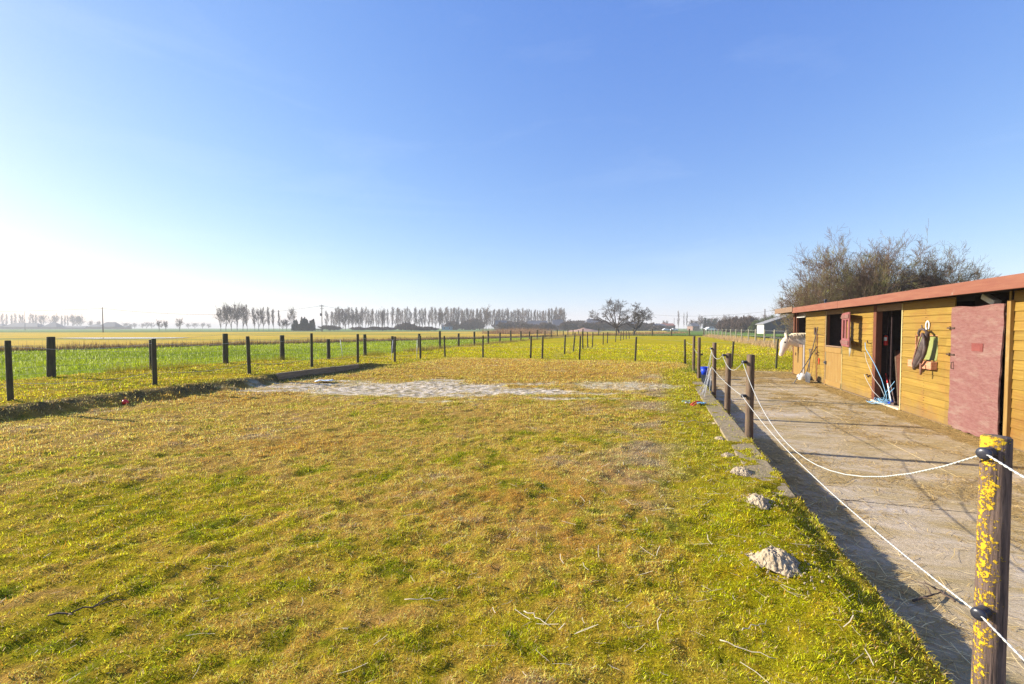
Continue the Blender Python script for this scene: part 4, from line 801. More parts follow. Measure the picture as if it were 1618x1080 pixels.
mb = MB(); rd = random.Random(8)
for a_, b__ in ((yPL + 0.005, yDR), (yJL, ySR), (ySL + 0.09, yHR)):
    lo, hi = min(a_, b__), max(a_, b__)
    for yy in (lo + 0.05, (lo + hi) / 2, hi - 0.05):
        for q in range(15):
            for dz in (0.04, 0.10):
                if hz0 - .2 < 0.05 + q * 0.144 + dz < hz1 and hy0 - .05 < yy < hy1 + .05: continue
                mb.tube([(-0.02, yy + rd.uniform(-.01, .01), 0.04 + q * 0.144 + dz), (-0.0335, yy, 0.04 + q * 0.144 + dz)], 0.005, 6)
mb.build('nail_heads', IRON, st)['kind'] = 'stuff'
# batten pipe beside the pink door
mb = MB(); mb.box(-0.075, -0.026, y_(1606), y_(1600), 0.0, EZ - 0.12); mb.build('corner_batten', ORA, st, bevel=0.006)
# frames and lintels
mb = MB()
mb.box(-0.035, 0.09, yJL - 0.16, yJL - 0.005, 0.0, EZ); mb.build('door_post', BROWN, st, bevel=0.004); mb = MB(); mb.box(-0.03, 0.07, ySL + 0.0, ySL + 0.085, 0, EZ)
mb.build('door_post', BROWN, st, bevel=0.004)
mb = MB(); mb.box(-0.03, 0.05, yDR, yJL - 0.165, lz(2.0), EZ + 0.01); mb.build('lintel', RAW, st, bevel=0.004); mb = MB(); mb.box(-0.03, 0.04, ySR, ySL, lz(2.02), EZ + 0.01); mb.build('lintel', RAW, st, bevel=0.004)
CSTR = pmat('pale_strip', (0.40, 0.34, 0.15), (0.52, 0.45, 0.24), 8, rough=.7)
for y0_, y1_ in ((ySL, ySL + 0.02), (ySR - 0.02, ySR - 0.001), (yDR - 0.035, yDR - 0.003)): mb = MB(); mb.box(-0.034, 0.0, y0_, y1_, 0.02, EZ - 0.01); mb.build('cover_strip', CSTR, st)
mb = MB(); mb.box(-0.05, 0.14, yDR + 0.0, yJL, -0.02, 0.05); mb.build('door_sill', pmat('pale_sill', (0.5, 0.38, 0.24), (0.7, 0.57, 0.4), 10), st, bevel=0.008)
# brown narrow panel with ventilation door beside the window door
mb = MB(); mb.box(-0.034, -0.028, y_(1294), y_(1293), 0.05, 1.62); mb.build('panel_joint', BROWN, st)
# interior shell
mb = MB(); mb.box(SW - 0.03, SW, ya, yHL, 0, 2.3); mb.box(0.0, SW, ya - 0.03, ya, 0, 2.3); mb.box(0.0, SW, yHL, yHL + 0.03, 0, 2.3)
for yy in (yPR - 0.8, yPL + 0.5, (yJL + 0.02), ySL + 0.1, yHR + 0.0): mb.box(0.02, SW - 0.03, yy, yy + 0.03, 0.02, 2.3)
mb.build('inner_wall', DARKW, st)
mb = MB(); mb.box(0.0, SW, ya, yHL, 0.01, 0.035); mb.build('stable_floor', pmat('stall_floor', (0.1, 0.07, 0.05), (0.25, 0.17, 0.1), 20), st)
# roof: slab falling to the back, front overhang 0.4
mb = MB()
def slab(x0, x1, y0, y1, zf, zb, th):
    mb.add([(x0, y0, zf), (x1, y0, zb), (x1, y1, zb), (x0, y1, zf), (x0, y0, zf + th), (x1, y0, zb + th), (x1, y1, zb + th), (x0, y1, zf + th)], [(0, 3, 2, 1), (4, 5, 6, 7), (0, 1, 5, 4), (1, 2, 6, 5), (2, 3, 7, 6), (3, 0, 4, 7)])
yE = UV(*P(1226, 490, 18.4).xy)[1] - V0; yJ = y_(1272)
slab(-0.39, SW + 0.2, ya - 0.2, yJ, EZ + 0.06, EZ - 0.10, 0.06); slab(-0.41, SW + 0.2, yJ, yE, EZ + 0.11, EZ - 0.05, 0.06)
mb.build('roof', ROOF, st)
mb = MB(); yb = ya
while yb < yE: mb.box(-0.36, SW, yb, yb + 0.06, EZ - 0.04, EZ + 0.058 - 0.16); yb += 0.9
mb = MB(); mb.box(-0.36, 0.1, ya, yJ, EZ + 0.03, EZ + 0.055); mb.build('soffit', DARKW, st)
mb = MB(); ys = [ya - 0.2, 7.6 - V0, 10.55 - V0, 14.2 - V0, yJ]
for i in range(len(ys) - 1): mb.box(-0.42 - 0.003 * (i % 2), -0.392, ys[i], ys[i + 1] - 0.004, EZ, EZ + 0.19 + 0.004 * (i % 2))
mb.build('fascia', FASC, st, bevel=0.004)
mb = MB(); mb.box(-0.445, -0.412, yJ - 0.08, yE, EZ + 0.045, EZ + 0.235); mb.box(-0.41, SW, yE - 0.03, yE, EZ + 0.05, EZ + 0.2)
mb.build('fascia', RAW, st, bevel=0.004)['label'] = 'paler weathered end piece of the fascia'
# far bay: corner post, inner dark, pale lintel
mb = MB(); mb.box(-0.05, 0.07, yHL - 0.03, yHL + 0.10, 0, EZ + 0.05); mb.box(-0.02, 0.06, yHL - 0.20, yHL - 0.13, 0, EZ + 0.04); mb.build('corner_post', BROWN, st, bevel=0.005)
mb = MB(); mb.box(-0.02, 0.04, yHR + 0.02, yHL - 0.21, lz(1.99), lz(2.06)); mb.build('lintel', pmat('grey_lintel', (0.45, 0.43, 0.4), (0.6, 0.58, 0.55), 5), st)
# small vent pipe
mb = MB(); mb.tube([(0.5, yJ - 0.35, EZ), (0.5, yJ - 0.35, EZ + 0.42)], 0.035, 10); mb.tube([(0.5, yJ - 0.35, EZ + 0.40), (0.5, yJ - 0.35, EZ + 0.46)], 0.05, 10); mb.build('vent_pipe', BLACKP, st)
# half door in front of the horse (yellow orange boards), slightly ajar
hd = empty('half_door', (0, 0, 0)); hd.parent = st; hd.location = (-0.035, yHR + 0.18, 0.05)
boards('door_leaf', 0.0, yHL - yHR - 0.22, 0.0, 1.05, ORA, hd, hb=0.11, vertical=True, seed=6)
mb = MB(); mb.box(-0.03, 0.0, -0.01, yHL - yHR - 0.20, 1.05, 1.15); mb.build('top_rail', RAW, hd, bevel=0.005)
mb = MB(); mb.box(-0.045, -0.02, 0.75, 0.80, 0.72, 0.82); mb.build('latch', IRON, hd)
mb = MB(); mb.box(-0.045, 0.0, yHR + 0.0, yHR + 0.16, 0.0, 1.2); mb.build('grey_board', pmat('grey_board', (0.2, 0.17, 0.16), (0.32, 0.28, 0.26), 6, (3, 3, .5)), st)
# window door: lower half closed
hd = empty('half_door', (0, 0, 0)); hd.parent = st; hd.location = (-0.004, ySR + 0.02, 0.05)
boards('door_leaf', 0.0, ySL - ySR - 0.04, 0.0, lz(1.02) - 0.05, ORA, hd, hb=0.10, vertical=True, seed=7)
boards('kick_board', 0.0, ySL - ySR - 0.04, 0.0, 0.16, ORA, hd, x=-0.024, th=0.02, hb=0.16, seed=8)
mb = MB(); mb.box(-0.05, 0.02, -0.01, ySL - ySR - 0.03, lz(1.03) - 0.05, lz(1.07) - 0.05); mb.build('top_rail', RAW, hd, bevel=0.004)
boards('rail', 0.0, ySL - ySR - 0.04, lz(0.86) - 0.05, lz(1.02) - 0.05, ORA, hd, x=-0.024, th=0.018, hb=0.17, seed=9)
mb = MB(); mb.box(-0.06, -0.02, ySL - ySR - 0.12, ySL - ySR - 0.01, 0.62, 0.72); mb.tube([(-0.06, ySL - ySR - 0.06, 0.68), (-0.09, ySL - ySR - 0.06, 0.68)], 0.02, 8); mb.build('latch', STEEL, hd)
# open upper leaf (pink) with a barred opening
sh = empty('shutter', (0, 0, 0)); sh.parent = st; sh.location = (-0.03, ySR - 0.02, 0); sh.rotation_euler = (0, 0, R(-11.5))
Z0, Z1 = lz(1.10), lz(2.02); LL = 1.30
mb = MB(); t = 0.028
mb.box(-t, 0, -LL, 0, Z1 - 0.20, Z1); mb.box(-t, 0, -LL, 0, Z0, Z0 + 0.22); mb.box(-t, 0, -LL, -LL + 0.22, Z0 + 0.22, Z1 - 0.20); mb.box(-t, 0, -0.22, 0, Z0 + 0.22, Z1 - 0.20); mb.box(-t, 0, -LL * .5 - 0.11, -LL * .5 + .09, Z0 + 0.22, Z1 - 0.20)
mb.build('leaf_frame', PINKL, sh, bevel=0.004)
mb = MB(); mb.box(-0.05, -t, -LL + 0.03, -0.03, Z1 - 0.16, Z1 - 0.06); mb.box(-0.05, -t, -LL + 0.03, -0.03, Z0 + 0.06, Z0 + 0.16); mb.build('ledge', PINK, sh, bevel=0.004)
mb = MB()
for z in (Z0 + 0.12, Z1 - 0.12): mb.box(-0.055, 0.02, -0.06, 0.05, z - 0.02, z + 0.02)
mb.build('hinge', IRON, sh)
# halter behind the shutter, on a hook
hl = empty('halter', W(UW - 0.06, V0 + ySR - 0.75, YZ + 1.45), -TH, 'blue grey halter with straps hanging on the yellow wall behind the open pink shutter', 'halter')
mb = MB(); mb.tube([(0, 0, 0.06), (-0.06, 0, 0.09), (-0.09, 0.01, 0.04), (-0.07, 0.02, -0.02), (-0.03, 0.02, 0.03), (0, 0, .06)], 0.022, 8); mb.build('noseband', pmat('slate_strap', (0.06, 0.07, 0.1), (0.14, 0.16, 0.2), 8), hl)
mb = MB()
for k_ in range(4): mb.tube([(-0.05, 0.03 * k_ - 0.04, 0.03), (-0.04, 0.04 * k_ - 0.07, -0.12), (-0.03, 0.03 * k_ - 0.05, -0.30 - 0.04 * k_)], 0.008, 6)
mb.build('straps', pmat('pale_strap', (0.45, 0.45, 0.42), (0.6, 0.6, 0.56), 8), hl)
# pink plywood door
pd = empty('pink_door', (0, 0, 0)); pd.parent = st; pd.location = (-0.05, yPL, 0); PW = yPL - yPR
nY, nZ = 18, 30; vs_ = []; HD = lz(1.965); rd = random.Random(5)
for side in (0, 1):
    for i in range(nZ + 1):
        for j in range(nY + 1):
            z = HD * i / nZ; yy = -PW * j / nY
            if i == 0: z += 0.03 + 0.006 * math.sin(j * 1.7) + rd.uniform(0, .012) + (0.04 if j < 2 else 0)
            if i == nZ: z += 0.012 * math.sin(j * 0.5)
            if j == nY: yy += 0.004 * math.sin(i * 0.7) + rd.uniform(-.003, .003)
            if j == 0: yy += 0.003 * math.sin(i * 0.5) + (0.012 if i < 5 else 0)
            wx = 0.018 * math.sin(i * 0.16) * math.sin(j * 0.25) + 0.003 * math.sin(i * 1.3 + j)
            vs_.append((wx - (0.022 if side == 0 else 0), yy, z))
mb = MB(); N1 = (nZ + 1) * (nY + 1); I = lambda s, i, j: s * N1 + i * (nY + 1) + j; fs_ = []
for i in range(nZ):
    for j in range(nY): fs_ += [(I(0, i, j), I(0, i + 1, j), I(0, i + 1, j + 1), I(0, i, j + 1)), (I(1, i, j), I(1, i, j + 1), I(1, i + 1, j + 1), I(1, i + 1, j))]
for i in range(nZ): fs_ += [(I(0, i, 0), I(1, i, 0), I(1, i + 1, 0), I(0, i + 1, 0)), (I(0, i, nY), I(0, i + 1, nY), I(1, i + 1, nY), I(1, i, nY))]
for j in range(nY): fs_ += [(I(0, nZ, j), I(1, nZ, j), I(1, nZ, j + 1), I(0, nZ, j + 1)), (I(0, 0, j), I(0, 0, j + 1), I(1, 0, j + 1), I(1, 0, j))]
mb.add(vs_, fs_, False); mb.build('door_leaf', PINK, pd)
mb = MB(); zc = lz(1.32); mb.box(-0.0285, -0.020, -PW * 0.68, -PW * 0.46, zc - 0.1, zc + 0.03); mb.build('patch', pmat('red_patch', (0.15, 0.035, 0.03), (0.21, 0.06, 0.05), 8), pd)
mb = MB()
for zz in (lz(1.60), lz(1.13)): mb.box(-0.036, -0.02, -0.12, 0.10, zz - 0.014, zz + 0.014); mb.tube([(-0.04, 0.0, zz - 0.03), (-0.04, 0.0, zz + 0.03)], 0.012, 8)
mb.build('hinge', IRON, pd)
mb = MB(); zc = lz(0.94); mb.tube([(-0.02, -0.09, zc - 0.06), (-0.05, -0.09, zc - 0.055), (-0.055, -0.09, zc), (-0.05, -0.09, zc + 0.055), (-0.02, -0.09, zc + 0.06)], 0.007, 6); mb.build('handle', IRON, pd)
# cavity above the pink door: dark back, a pale sack shape
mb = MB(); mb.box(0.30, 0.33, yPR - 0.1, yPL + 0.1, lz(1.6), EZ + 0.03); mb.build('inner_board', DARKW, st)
mb = MB(); M_ = Matrix.Translation((0.12, yPL - 0.62, lz(2.05))) @ Matrix.Rotation(R(24), 4, 'X'); mb.box(-0.05, 0.05, -0.16, 0.16, -0.03, 0.06, M_)
o = mb.build('feed_tin', WHITEP, None, bevel=0.01); o.matrix_world = Matrix.Translation(st.location) @ Matrix.Rotation(-TH, 4, 'Z'); tag(o, 'pale tilted tin stored in the dark gap above the pink door', 'tin')
# hatch
mb = MB(); mb.box(0.02, 0.03, hy0 - 0.02, hy1 + 0.02, hz0 - 0.02, hz1 + 0.02); ht = mb.build('hatch', GREENP, st)
mb = MB(); mb.box(-0.02, 0.02, hy1 - 0.012, hy1 + 0.004, hz0, hz1); mb.box(-0.02, 0.02, hy0, hy1 - .013, hz1 - 0.012, hz1); mb.build('frame', SHELF, ht)
mb = MB(); mb.box(-0.13, -0.029, hy0 - 0.02, hy1 + 0.03, hz0 - 0.17, hz0 - 0.02); mb.build('shelf_beam', SHELF, st, bevel=0.008)
# horse collar hanging on a nail
hc = empty('horse_collar', W(UW - 0.09, V0 + y_(1466) - 0.22, YZ), -TH, 'worn black leather horse collar hanging in front of the green hatch', 'horse collar')
yc = 0.0
mb = MB()
path = [(-0.04, -0.06, lz(1.53)), (-0.05, -0.03, lz(1.42)), (-0.06, 0.01, lz(1.28)), (-0.07, 0.06, lz(1.12)), (-0.08, 0.14, lz(0.98)), (-0.08, 0.24, lz(0.86)), (-0.07, 0.30, lz(0.78))]
mb.tube(path, [0.03, 0.055, 0.07, 0.075, 0.07, 0.055, 0.028], 14)
path = [(-0.10, -0.02, lz(1.50)), (-0.11, -0.10, lz(1.38)), (-0.11, -0.14, lz(1.22)), (-0.11, -0.09, lz(1.06)), (-0.11, 0.03, lz(0.93)), (-0.10, 0.16, lz(0.84))]
mb.tube(path, [0.02, 0.028, 0.035, 0.03, 0.028, 0.02], 10)
mb.build('pad', LEATHER, hc)
mb = MB(); mb.tube([(-0.03, -0.04, lz(1.52)), (-0.06, 0.05, lz(1.58)), (-0.07, 0.14, lz(1.57)), (-0.07, 0.19, lz(1.50)), (-0.06, 0.18, lz(1.43))], [0.02, 0.024, 0.026, 0.022, 0.014], 8)
mb.tube([(-0.05, 0.10, lz(1.58)), (-0.06, 0.11, lz(1.66))], 0.01, 6); mb.build('strap', LEATHER, hc)
mb = MB(); mb.tube([(-0.12, -0.02, lz(0.92)), (-0.125, -0.05, lz(0.80)), (-0.12, -0.04, lz(0.70))], [0.012, 0.022, 0.016], 6); mb.tube([(-0.09, 0.03, lz(1.5)), (-0.13, 0.06, lz(1.3)), (-0.14, 0.16, lz(1.05)), (-0.13, .24, lz(.88))], 0.014, 6); mb.build('buckle_strap', pmat('tan_strap', (0.13, 0.06, 0.04), (0.3, 0.15, 0.1), 12), hc)
hk = MB(); zc = lz(1.645); hk.tube([(-0.03, -0.055 + 0.055 * math.cos(a), zc + 0.09 * math.sin(a)) for a in np.linspace(R(-60), R(240), 18)], 0.012, 8)
o = hk.build('horseshoe', WHITEP, None, bevel=0); o.location = W(UW - 0.01, V0 + y_(1467), YZ); o.rotation_euler = (0, 0, -TH); tag(o, 'white painted horseshoe nailed above the horse collar', 'horseshoe')
# fire extinguisher on the inner wall, seen through the open doorway
ex = empty('fire_extinguisher', W(UW + 0.32, V0 + yJL - 0.11, YZ + 1.27), -TH, 'small red fire extinguisher with a white label inside the open doorway', 'fire extinguisher')
ex.location = P(1400, 547, 10.72) - Vector((0, 0, 0)); ex.location.z = CAMZ - (545 - HZ) / F * 10.72; ex.scale = (0.72, 0.72, 0.72)
mb = MB(); mb.tube([(0, 0, 0), (0, 0, 0.02), (0, 0, 0.28), (0, 0, 0.32), (0, 0, 0.335)], [0.055, 0.06, 0.06, 0.04, 0.018], 18); mb.build('cylinder', REDP, ex)
mb = MB(); mb.tube([(0, 0, 0.33), (0, 0, 0.38)], 0.018, 8); mb.box(-0.06, 0.015, -0.012, 0.012, 0.37, 0.385); mb.tube([(0, 0, 0.35), (0.06, -0.02, 0.33), (0.075, -0.02, 0.2), (0.07, -0.02, 0.1)], 0.009, 6); mb.build('valve', BLACKP, ex)
mb = MB(); vs_ = [(0.0625 * math.cos(a), 0.0625 * math.sin(a), z) for z in (0.15, 0.27) for a in np.linspace(R(190), R(275), 8)]; mb.add(vs_, [(i, i + 1, i + 9, i + 8) for i in range(7)]); mb.build('paper_label', WHITEP, ex)
# bracket shelf-wall behind the extinguisher so that it hangs on something
mb = MB(); q = st.matrix_basis.inverted() @ ex.location; mb.box(q.x + 0.062, q.x + 0.085, q.y - 0.12, q.y + 0.12, 0.05, 2.25); mb.build('inner_board', DARKW, st)

# tools in the doorway and outside
def tool_world(p): return Vector(p)
def pw(px, py, off_out):      # point in the plane `off_out` metres in front of the stable wall
    X0 = (UW - off_out) / CT; Yd = X0 * F / (px - 1040.0); return P(px, py, Yd)
def stick(name, label, a, b, r, m, cat, extra=None, bend=None):
    o = empty(name, a, 0, label, cat); mb = MB(); a = Vector(a); b = Vector(b)
    mb.tube([Vector((0, 0, 0)), (b - a) * 0.5 + (Vector(bend) if bend else Vector((0, 0, 0))), b - a], r, 8); mb.build('handle', m, o); return o
a = pw(1274, 604, 0.18); b = pw(1292, 516, 0.03); a.z = YZ + 0.06
o = stick('broom', 'long handled broom leaning against the yellow wall left of the window', a, b, 0.015, HANDLE, 'broom')
mb = MB(); mb.box(-0.16, 0.16, -0.03, 0.03, -0.05, 0.0, Matrix.Rotation(-TH, 4, 'Z')); mb.build('head', RAW, o); mb = MB(); mb.box(-0.16, 0.16, -0.035, 0.035, -0.06 - 0.0, -0.051, Matrix.Rotation(-TH, 4, 'Z')); mb.build('bristles', BLACKP, o)
a = pw(1256, 602, 0.85); a.z = YZ + 0.02; b = pw(1291, 547, 0.03)
o = stick('muck_fork', 'muck fork with a thin handle leaning across the broom on the yard', a, b, 0.013, STEEL, 'fork')
dv = (b - a).normalized(); sd = dv.cross(Vector((0, 0, 1))).normalized()
mb = MB(); mb.tube([-sd * 0.08, sd * 0.08], 0.008, 6); [mb.tube([sd * s, sd * s - dv * 0.02 + Vector((0, 0, -.0))], 0.005, 5) for s in (-.08, -.04, 0, .04, .08)]; mb.build('tines', STEEL, o)
# scoop shovel: bowl of grey sheet standing on its edge, with D handle
base = pw(1279, 608, 0.30); base.z = YZ
so = empty('scoop_shovel', base, -TH, 'grey scoop shovel with a wide blade standing upright in front of the yellow wall', 'shovel')
mb = MB(); n1, n2 = 10, 8; vs_ = []
for side in (0, 0.006):
    for i in range(n1 + 1):
        for j in range(n2 + 1):
            t = i / n1; s = j / n2 * 2 - 1; wv_ = 0.21 * (1 - 0.25 * t ** 3); vs_.append((-0.02 - 0.10 * (1 - s * s) * (0.5 + 0.5 * math.sin(t * 2.6)) + side, s * wv_ - 0.10 * t, 0.01 + 0.36 * t - 0.06 * abs(s) ** 3 * t))
NN = (n1 + 1) * (n2 + 1); fs_ = []
for i in range(n1):
    for j in range(n2):
        q = (i * (n2 + 1) + j, i * (n2 + 1) + j + 1, (i + 1) * (n2 + 1) + j + 1, (i + 1) * (n2 + 1) + j); fs_ += [q, tuple(x + NN for x in q[::-1])]
mb.add(vs_, fs_, True); mb.build('blade', STEEL, so)
mb = MB(); mb.tube([(-0.02, -0.10, 0.36), (0.02, 0.0, 0.62), (0.04, 0.04, 0.98)], 0.014, 8); mb.build('shaft', STEEL, so)
mb = MB(); mb.tube([(0.04, 0.04, 0.98), (0.04, -0.04, 1.03), (0.04, -0.05, 1.10)], 0.012, 6); mb.tube([(0.04, 0.04, 0.98), (0.04, 0.12, 1.03), (0.04, 0.13, 1.10)], 0.012, 6); mb.tube([(0.04, -0.06, 1.10), (0.04, 0.14, 1.10)], 0.014, 8); mb.build('grip', STEEL, so)
# white sack / tub next to it
g = pw(1269, 603, 0.30); o = MB(); bm = bmesh.new(); bmesh.ops.create_icosphere(bm, subdivisions=3, radius=0.17)
for vq in bm.verts: vq.co.z *= 0.8; vq.co *= 1 + 0.10 * math.sin(vq.co.x * 21 + 1) * math.sin(vq.co.y * 17) + 0.05 * math.sin(vq.co.z * 40)
me = bpy.data.meshes.new('sack'); bm.to_mesh(me); bm.free(); me.polygons.foreach_set('use_smooth', [True] * len(me.polygons))
o = link_mesh('feed_sack', me, WHITEP); o.location = (g.x, g.y, YZ + 0.12); tag(o, 'crumpled white feed sack behind the scoop shovel', 'sack')
# bolt rod + latches on the small yellow panel
mb = MB(); mb.tube([(-0.05, y_(1293) + .05, 0.1), (-0.05, y_(1293) + .05, 1.55)], 0.006, 6); mb.box(-0.055, -0.03, y_(1293) + 0.02, y_(1293) + .08, 0.93, 0.98); mb.box(-0.055, -0.03, y_(1291), y_(1289), 1.58, 1.82); mb.tube([(-0.05, y_(1291), 1.6), (-0.05, y_(1304), 1.58)], 0.008, 6); mb.build('bolt', IRON, st)
mb = MB(); mb.box(-0.045, -0.03, y_(1297.5), y_(1296.5), 0.62, 0.82); mb.build('red_tag', REDP, st)
mb = MB(); yk = yJL + 0.11; mb.tube([(-0.03, yk, 1.42), (-0.10, yk - 0.02, 1.43), (-0.12, yk - 0.04, 1.5)], 0.012, 6); mb.build('hook', IRON, st)
mb = MB(); [mb.tube([(-0.03, yk + dy, 0.62 + dz), (-0.06, yk + dy, 0.62 + dz)], 0.02, 8) for dy, dz in ((0, 0), (0.07, -.03), (.14, .01))]; mb.build('hook_rail', IRON, st)

# blue hose/rope bundle hanging on the post and lying on the sill
bh = empty('blue_hose', W(UW - 0.1, V0 + yJL + 0.05, YZ), -TH, 'thin blue hose hanging on the hook and coiled on the sill of the open doorway', 'hose')
mb = MB(); mb.tube([(-0.05, 0.05, 1.44), (-0.06, 0.0, 1.30), (0.02, -0.28, 0.95), (0.08, -0.52, 0.6), (0.10, -0.72, 0.25), (0.08, -0.78, 0.07)], 0.007, 8); mb.build('hanging_length', BLUER, bh)
mb = MB(); mb.tube([(-0.05, 0.05, 1.20), (-0.04, -0.02, 1.0), (0.0, -0.3, 0.62), (0.06, -0.55, 0.4), (0.08, -0.7, 0.2)], 0.005, 6); mb.tube([(-0.05, 0.06, 0.65), (-0.03, -0.05, 0.5), (0.0, -0.3, 0.28), (0.06, -0.6, 0.12)], 0.005, 6); mb.build('white_cord', ROPE, bh)
coil(bh, 'coil', (0.02, -0.68, 0.04), 0.24, 3.0, BLUER, 0.006, 0.9, seed=7, h=0.05); coil(bh, 'coil', (0.06, -0.55, 0.04), 0.17, 2.0, BLUER, 0.006, 1.2, seed=12, h=0.10)
mb = MB(); mb.tube([(0.05, -1.05, 0.10), (-0.02, -1.10, 0.32), (0.02, -1.26, 0.48)], 0.006, 8); mb.tube([(0.0, -0.75, 0.06), (0.02, -0.9, 0.34), (0.05, -1.2, 0.62)], 0.006, 8); mb.build('loop', BLUER, bh)
for nm, lab, y0, y1, z1, x1, m_ in (('broom', 'broom with a red and white handle leaning in the open doorway', -0.86, -0.42, 1.25, 0.35, 0), ('rake', 'dark wooden rake handle leaning behind the broom in the open doorway', -0.95, -0.55, 1.1, 0.5, 1)):
    a = pw(*((1411, 628) if m_ == 0 else (1417, 629)), -0.10); b = pw(*((1394, 556) if m_ == 0 else (1401, 572)), -0.40); a.z = YZ + 0.09
    o = stick(nm, lab, a, b, 0.014, WHITEP if m_ == 0 else HANDLE, 'broom' if m_ == 0 else 'rake')
    mb = MB(); mb.box(-0.12, 0.12, -0.025, 0.025, -0.03, 0.02, Matrix.Rotation(0.5, 4, 'Z')); mb.build('head', BLUEP if m_ == 0 else HANDLE, o)
    if m_ == 0: mb = MB(); d_ = (b - a); mb.tube([d_ * 0.35, d_ * 0.55], 0.0155, 8); mb.build('red_sleeve', REDP, o)
a = pw(1424, 634, -0.12); a.z = YZ + 0.08; b = pw(1416, 553, -0.40)
o = empty('plywood_board', a, -TH, 'brown board with a pale edge leaning inside the right side of the open doorway', 'board'); mb = MB()
L0 = Matrix.Rotation(TH, 4, 'Z') @ (b - a)
mb.add([(0, 0, 0), (0.3, -0.25, 0), (0.3 + L0.x, -0.25 + L0.y, L0.z), (L0.x, L0.y, L0.z), (-0.01, 0.02, 0), (0.29, -0.23, 0), (0.29 + L0.x, -0.23 + L0.y, L0.z), (L0.x - 0.01, L0.y + 0.02, L0.z)], [(0, 3, 2, 1), (4, 5, 6, 7), (0, 1, 5, 4), (1, 2, 6, 5), (2, 3, 7, 6), (3, 0, 4, 7)]); mb.build('sheet', BROWN, o)
mb = MB(); mb.bar((-0.012, 0.015, 0), (L0.x - 0.012, L0.y + 0.015, L0.z), 0.02, 0.02); mb.build('edge_strip', RAW, o)

# ------------------------------------------------------------------ horse
ho = empty('horse', W(UW, UV(*P(1265, 560, 16.5).xy)[1], YZ), 0, 'cream white horse looking out of the far stable box with its head lowered', 'horse')
ho.rotation_euler = (0, 0, math.atan2(ST, -CT))           # local x points out of the door (direction -e)
def loft(mb, rings, n=18, cap=True):
    """rings: (x, z, half lateral, half depth) with orientation from the spine"""
    k = len(rings); vs_ = []
    for i, rr in enumerate(rings):
        x, z, a, b = rr[:4]; y0 = rr[4] if len(rr) > 4 else 0.0
        p = Vector((rings[min(i + 1, k - 1)][0] - rings[max(i - 1, 0)][0], 0, rings[min(i + 1, k - 1)][1] - rings[max(i - 1, 0)][1])).normalized(); nrm = Vector((-p.z, 0, p.x))
        for j in range(n):
            an = 2 * math.pi * j / n; vs_.append(Vector((x, y0, z)) + Vector((0, 1, 0)) * (a * math.cos(an)) + nrm * (b * math.sin(an)))
    fs_ = [(i * n + j, i * n + (j + 1) % n, (i + 1) * n + (j + 1) % n, (i + 1) * n + j) for i in range(k - 1) for j in range(n)]
    fs_ += [tuple(range(n))[::-1], tuple((k - 1) * n + j for j in range(n))]; mb.add(vs_, fs_, True)
mb = MB()
loft(mb, [(-2.35, 1.25, .05, .06), (-2.28, 1.22, .2, .24), (-2.0, 1.22, .27, .32), (-1.6, 1.2, .29, .33), (-1.2, 1.18, .29, .34), (-.85, 1.2, .25, .36), (-.62, 1.25, .20, .33), (-.42, 1.28, .15, .33), (-.22, 1.30, .13, .31), (-0.02, 1.32, .11, .28), (.14, 1.34, .10, .24), (.28, 1.33, .095, .20), (.42, 1.32, .09, .15)])
loft(mb, [(.37, 1.49, .04, .04), (.40, 1.44, .075, .09), (.445, 1.36, .095, .135), (.475, 1.26, .105, .165), (.50, 1.17, .10, .170), (.525, 1.09, .085, .145), (.55, 1.01, .07, .115), (.575, .93, .06, .098), (.60, .86, .06, .092), (.615, .80, .062, .085), (.625, .755, .05, .06), (.63, .735, .03, .03)])
for x0, zt, s_, fr in ((-.7, 1.1, .13, 1), (-.7, 1.1, -.13, 1), (-2.0, 1.1, .14, 0), (-2.0, 1.1, -.14, 0)):
    if fr: loft(mb, [(x0, zt, .09, .13, s_), (x0 + .02, .85, .065, .085, s_), (x0 + .02, .62, .05, .055, s_), (x0 + .02, .50, .05, .055, s_), (x0 + .02, .30, .035, .038, s_), (x0 + .02, .14, .04, .045, s_), (x0 + .05, .08, .045, .05, s_), (x0 + .06, 0.0, .06, .065, s_)], 12)
    else: loft(mb, [(x0 - .02, zt, .12, .2, s_), (x0 + .08, .88, .08, .13, s_), (x0 - .02, .68, .06, .08, s_), (x0 - .10, .55, .05, .06, s_), (x0 - .06, .35, .038, .042, s_), (x0 - .05, .15, .042, .048, s_), (x0 - .02, .08, .045, .05, s_), (x0 - .01, 0.0, .06, .065, s_)], 12)
for s_ in (-1, 1):      # ears
    loft(mb, [(.44, 1.42, .034, .040, .055 * s_), (.46, 1.50, .040, .040, .07 * s_), (.48, 1.57, .030, .026, .08 * s_), (.50, 1.64, .008, .008, .085 * s_)], 10)
hb_ = mb.build('body', HORSE, ho); rm = hb_.modifiers.new('r', 'REMESH'); rm.mode = 'VOXEL'; rm.voxel_size = 0.014; rm.use_smooth_shade = True
sm_ = hb_.modifiers.new('s', 'SMOOTH'); sm_.iterations = 4; sm_.factor = 0.5
for s_ in (-1, 1):
    mb = MB(); loft(mb, [(.505, 1.30, .006, .010, .086 * s_), (.515, 1.285, .026, .030, .090 * s_), (.53, 1.255, .026, .030, .090 * s_), (.54, 1.24, .006, .010, .086 * s_)], 10); mb.build('eye', BLACKP, ho)
    mb = MB(); mb.tube([(.66, .835, .035 * s_), (.655, .825, .05 * s_)], 0.012, 8); mb.v = [(a, c, b) for a, b, c in mb.v]; mb.build('nostril', pmat('nostril', (0.2, 0.1, 0.09), (0.3, 0.16, 0.14), 5), ho)
mb = MB(); rd = random.Random(2)
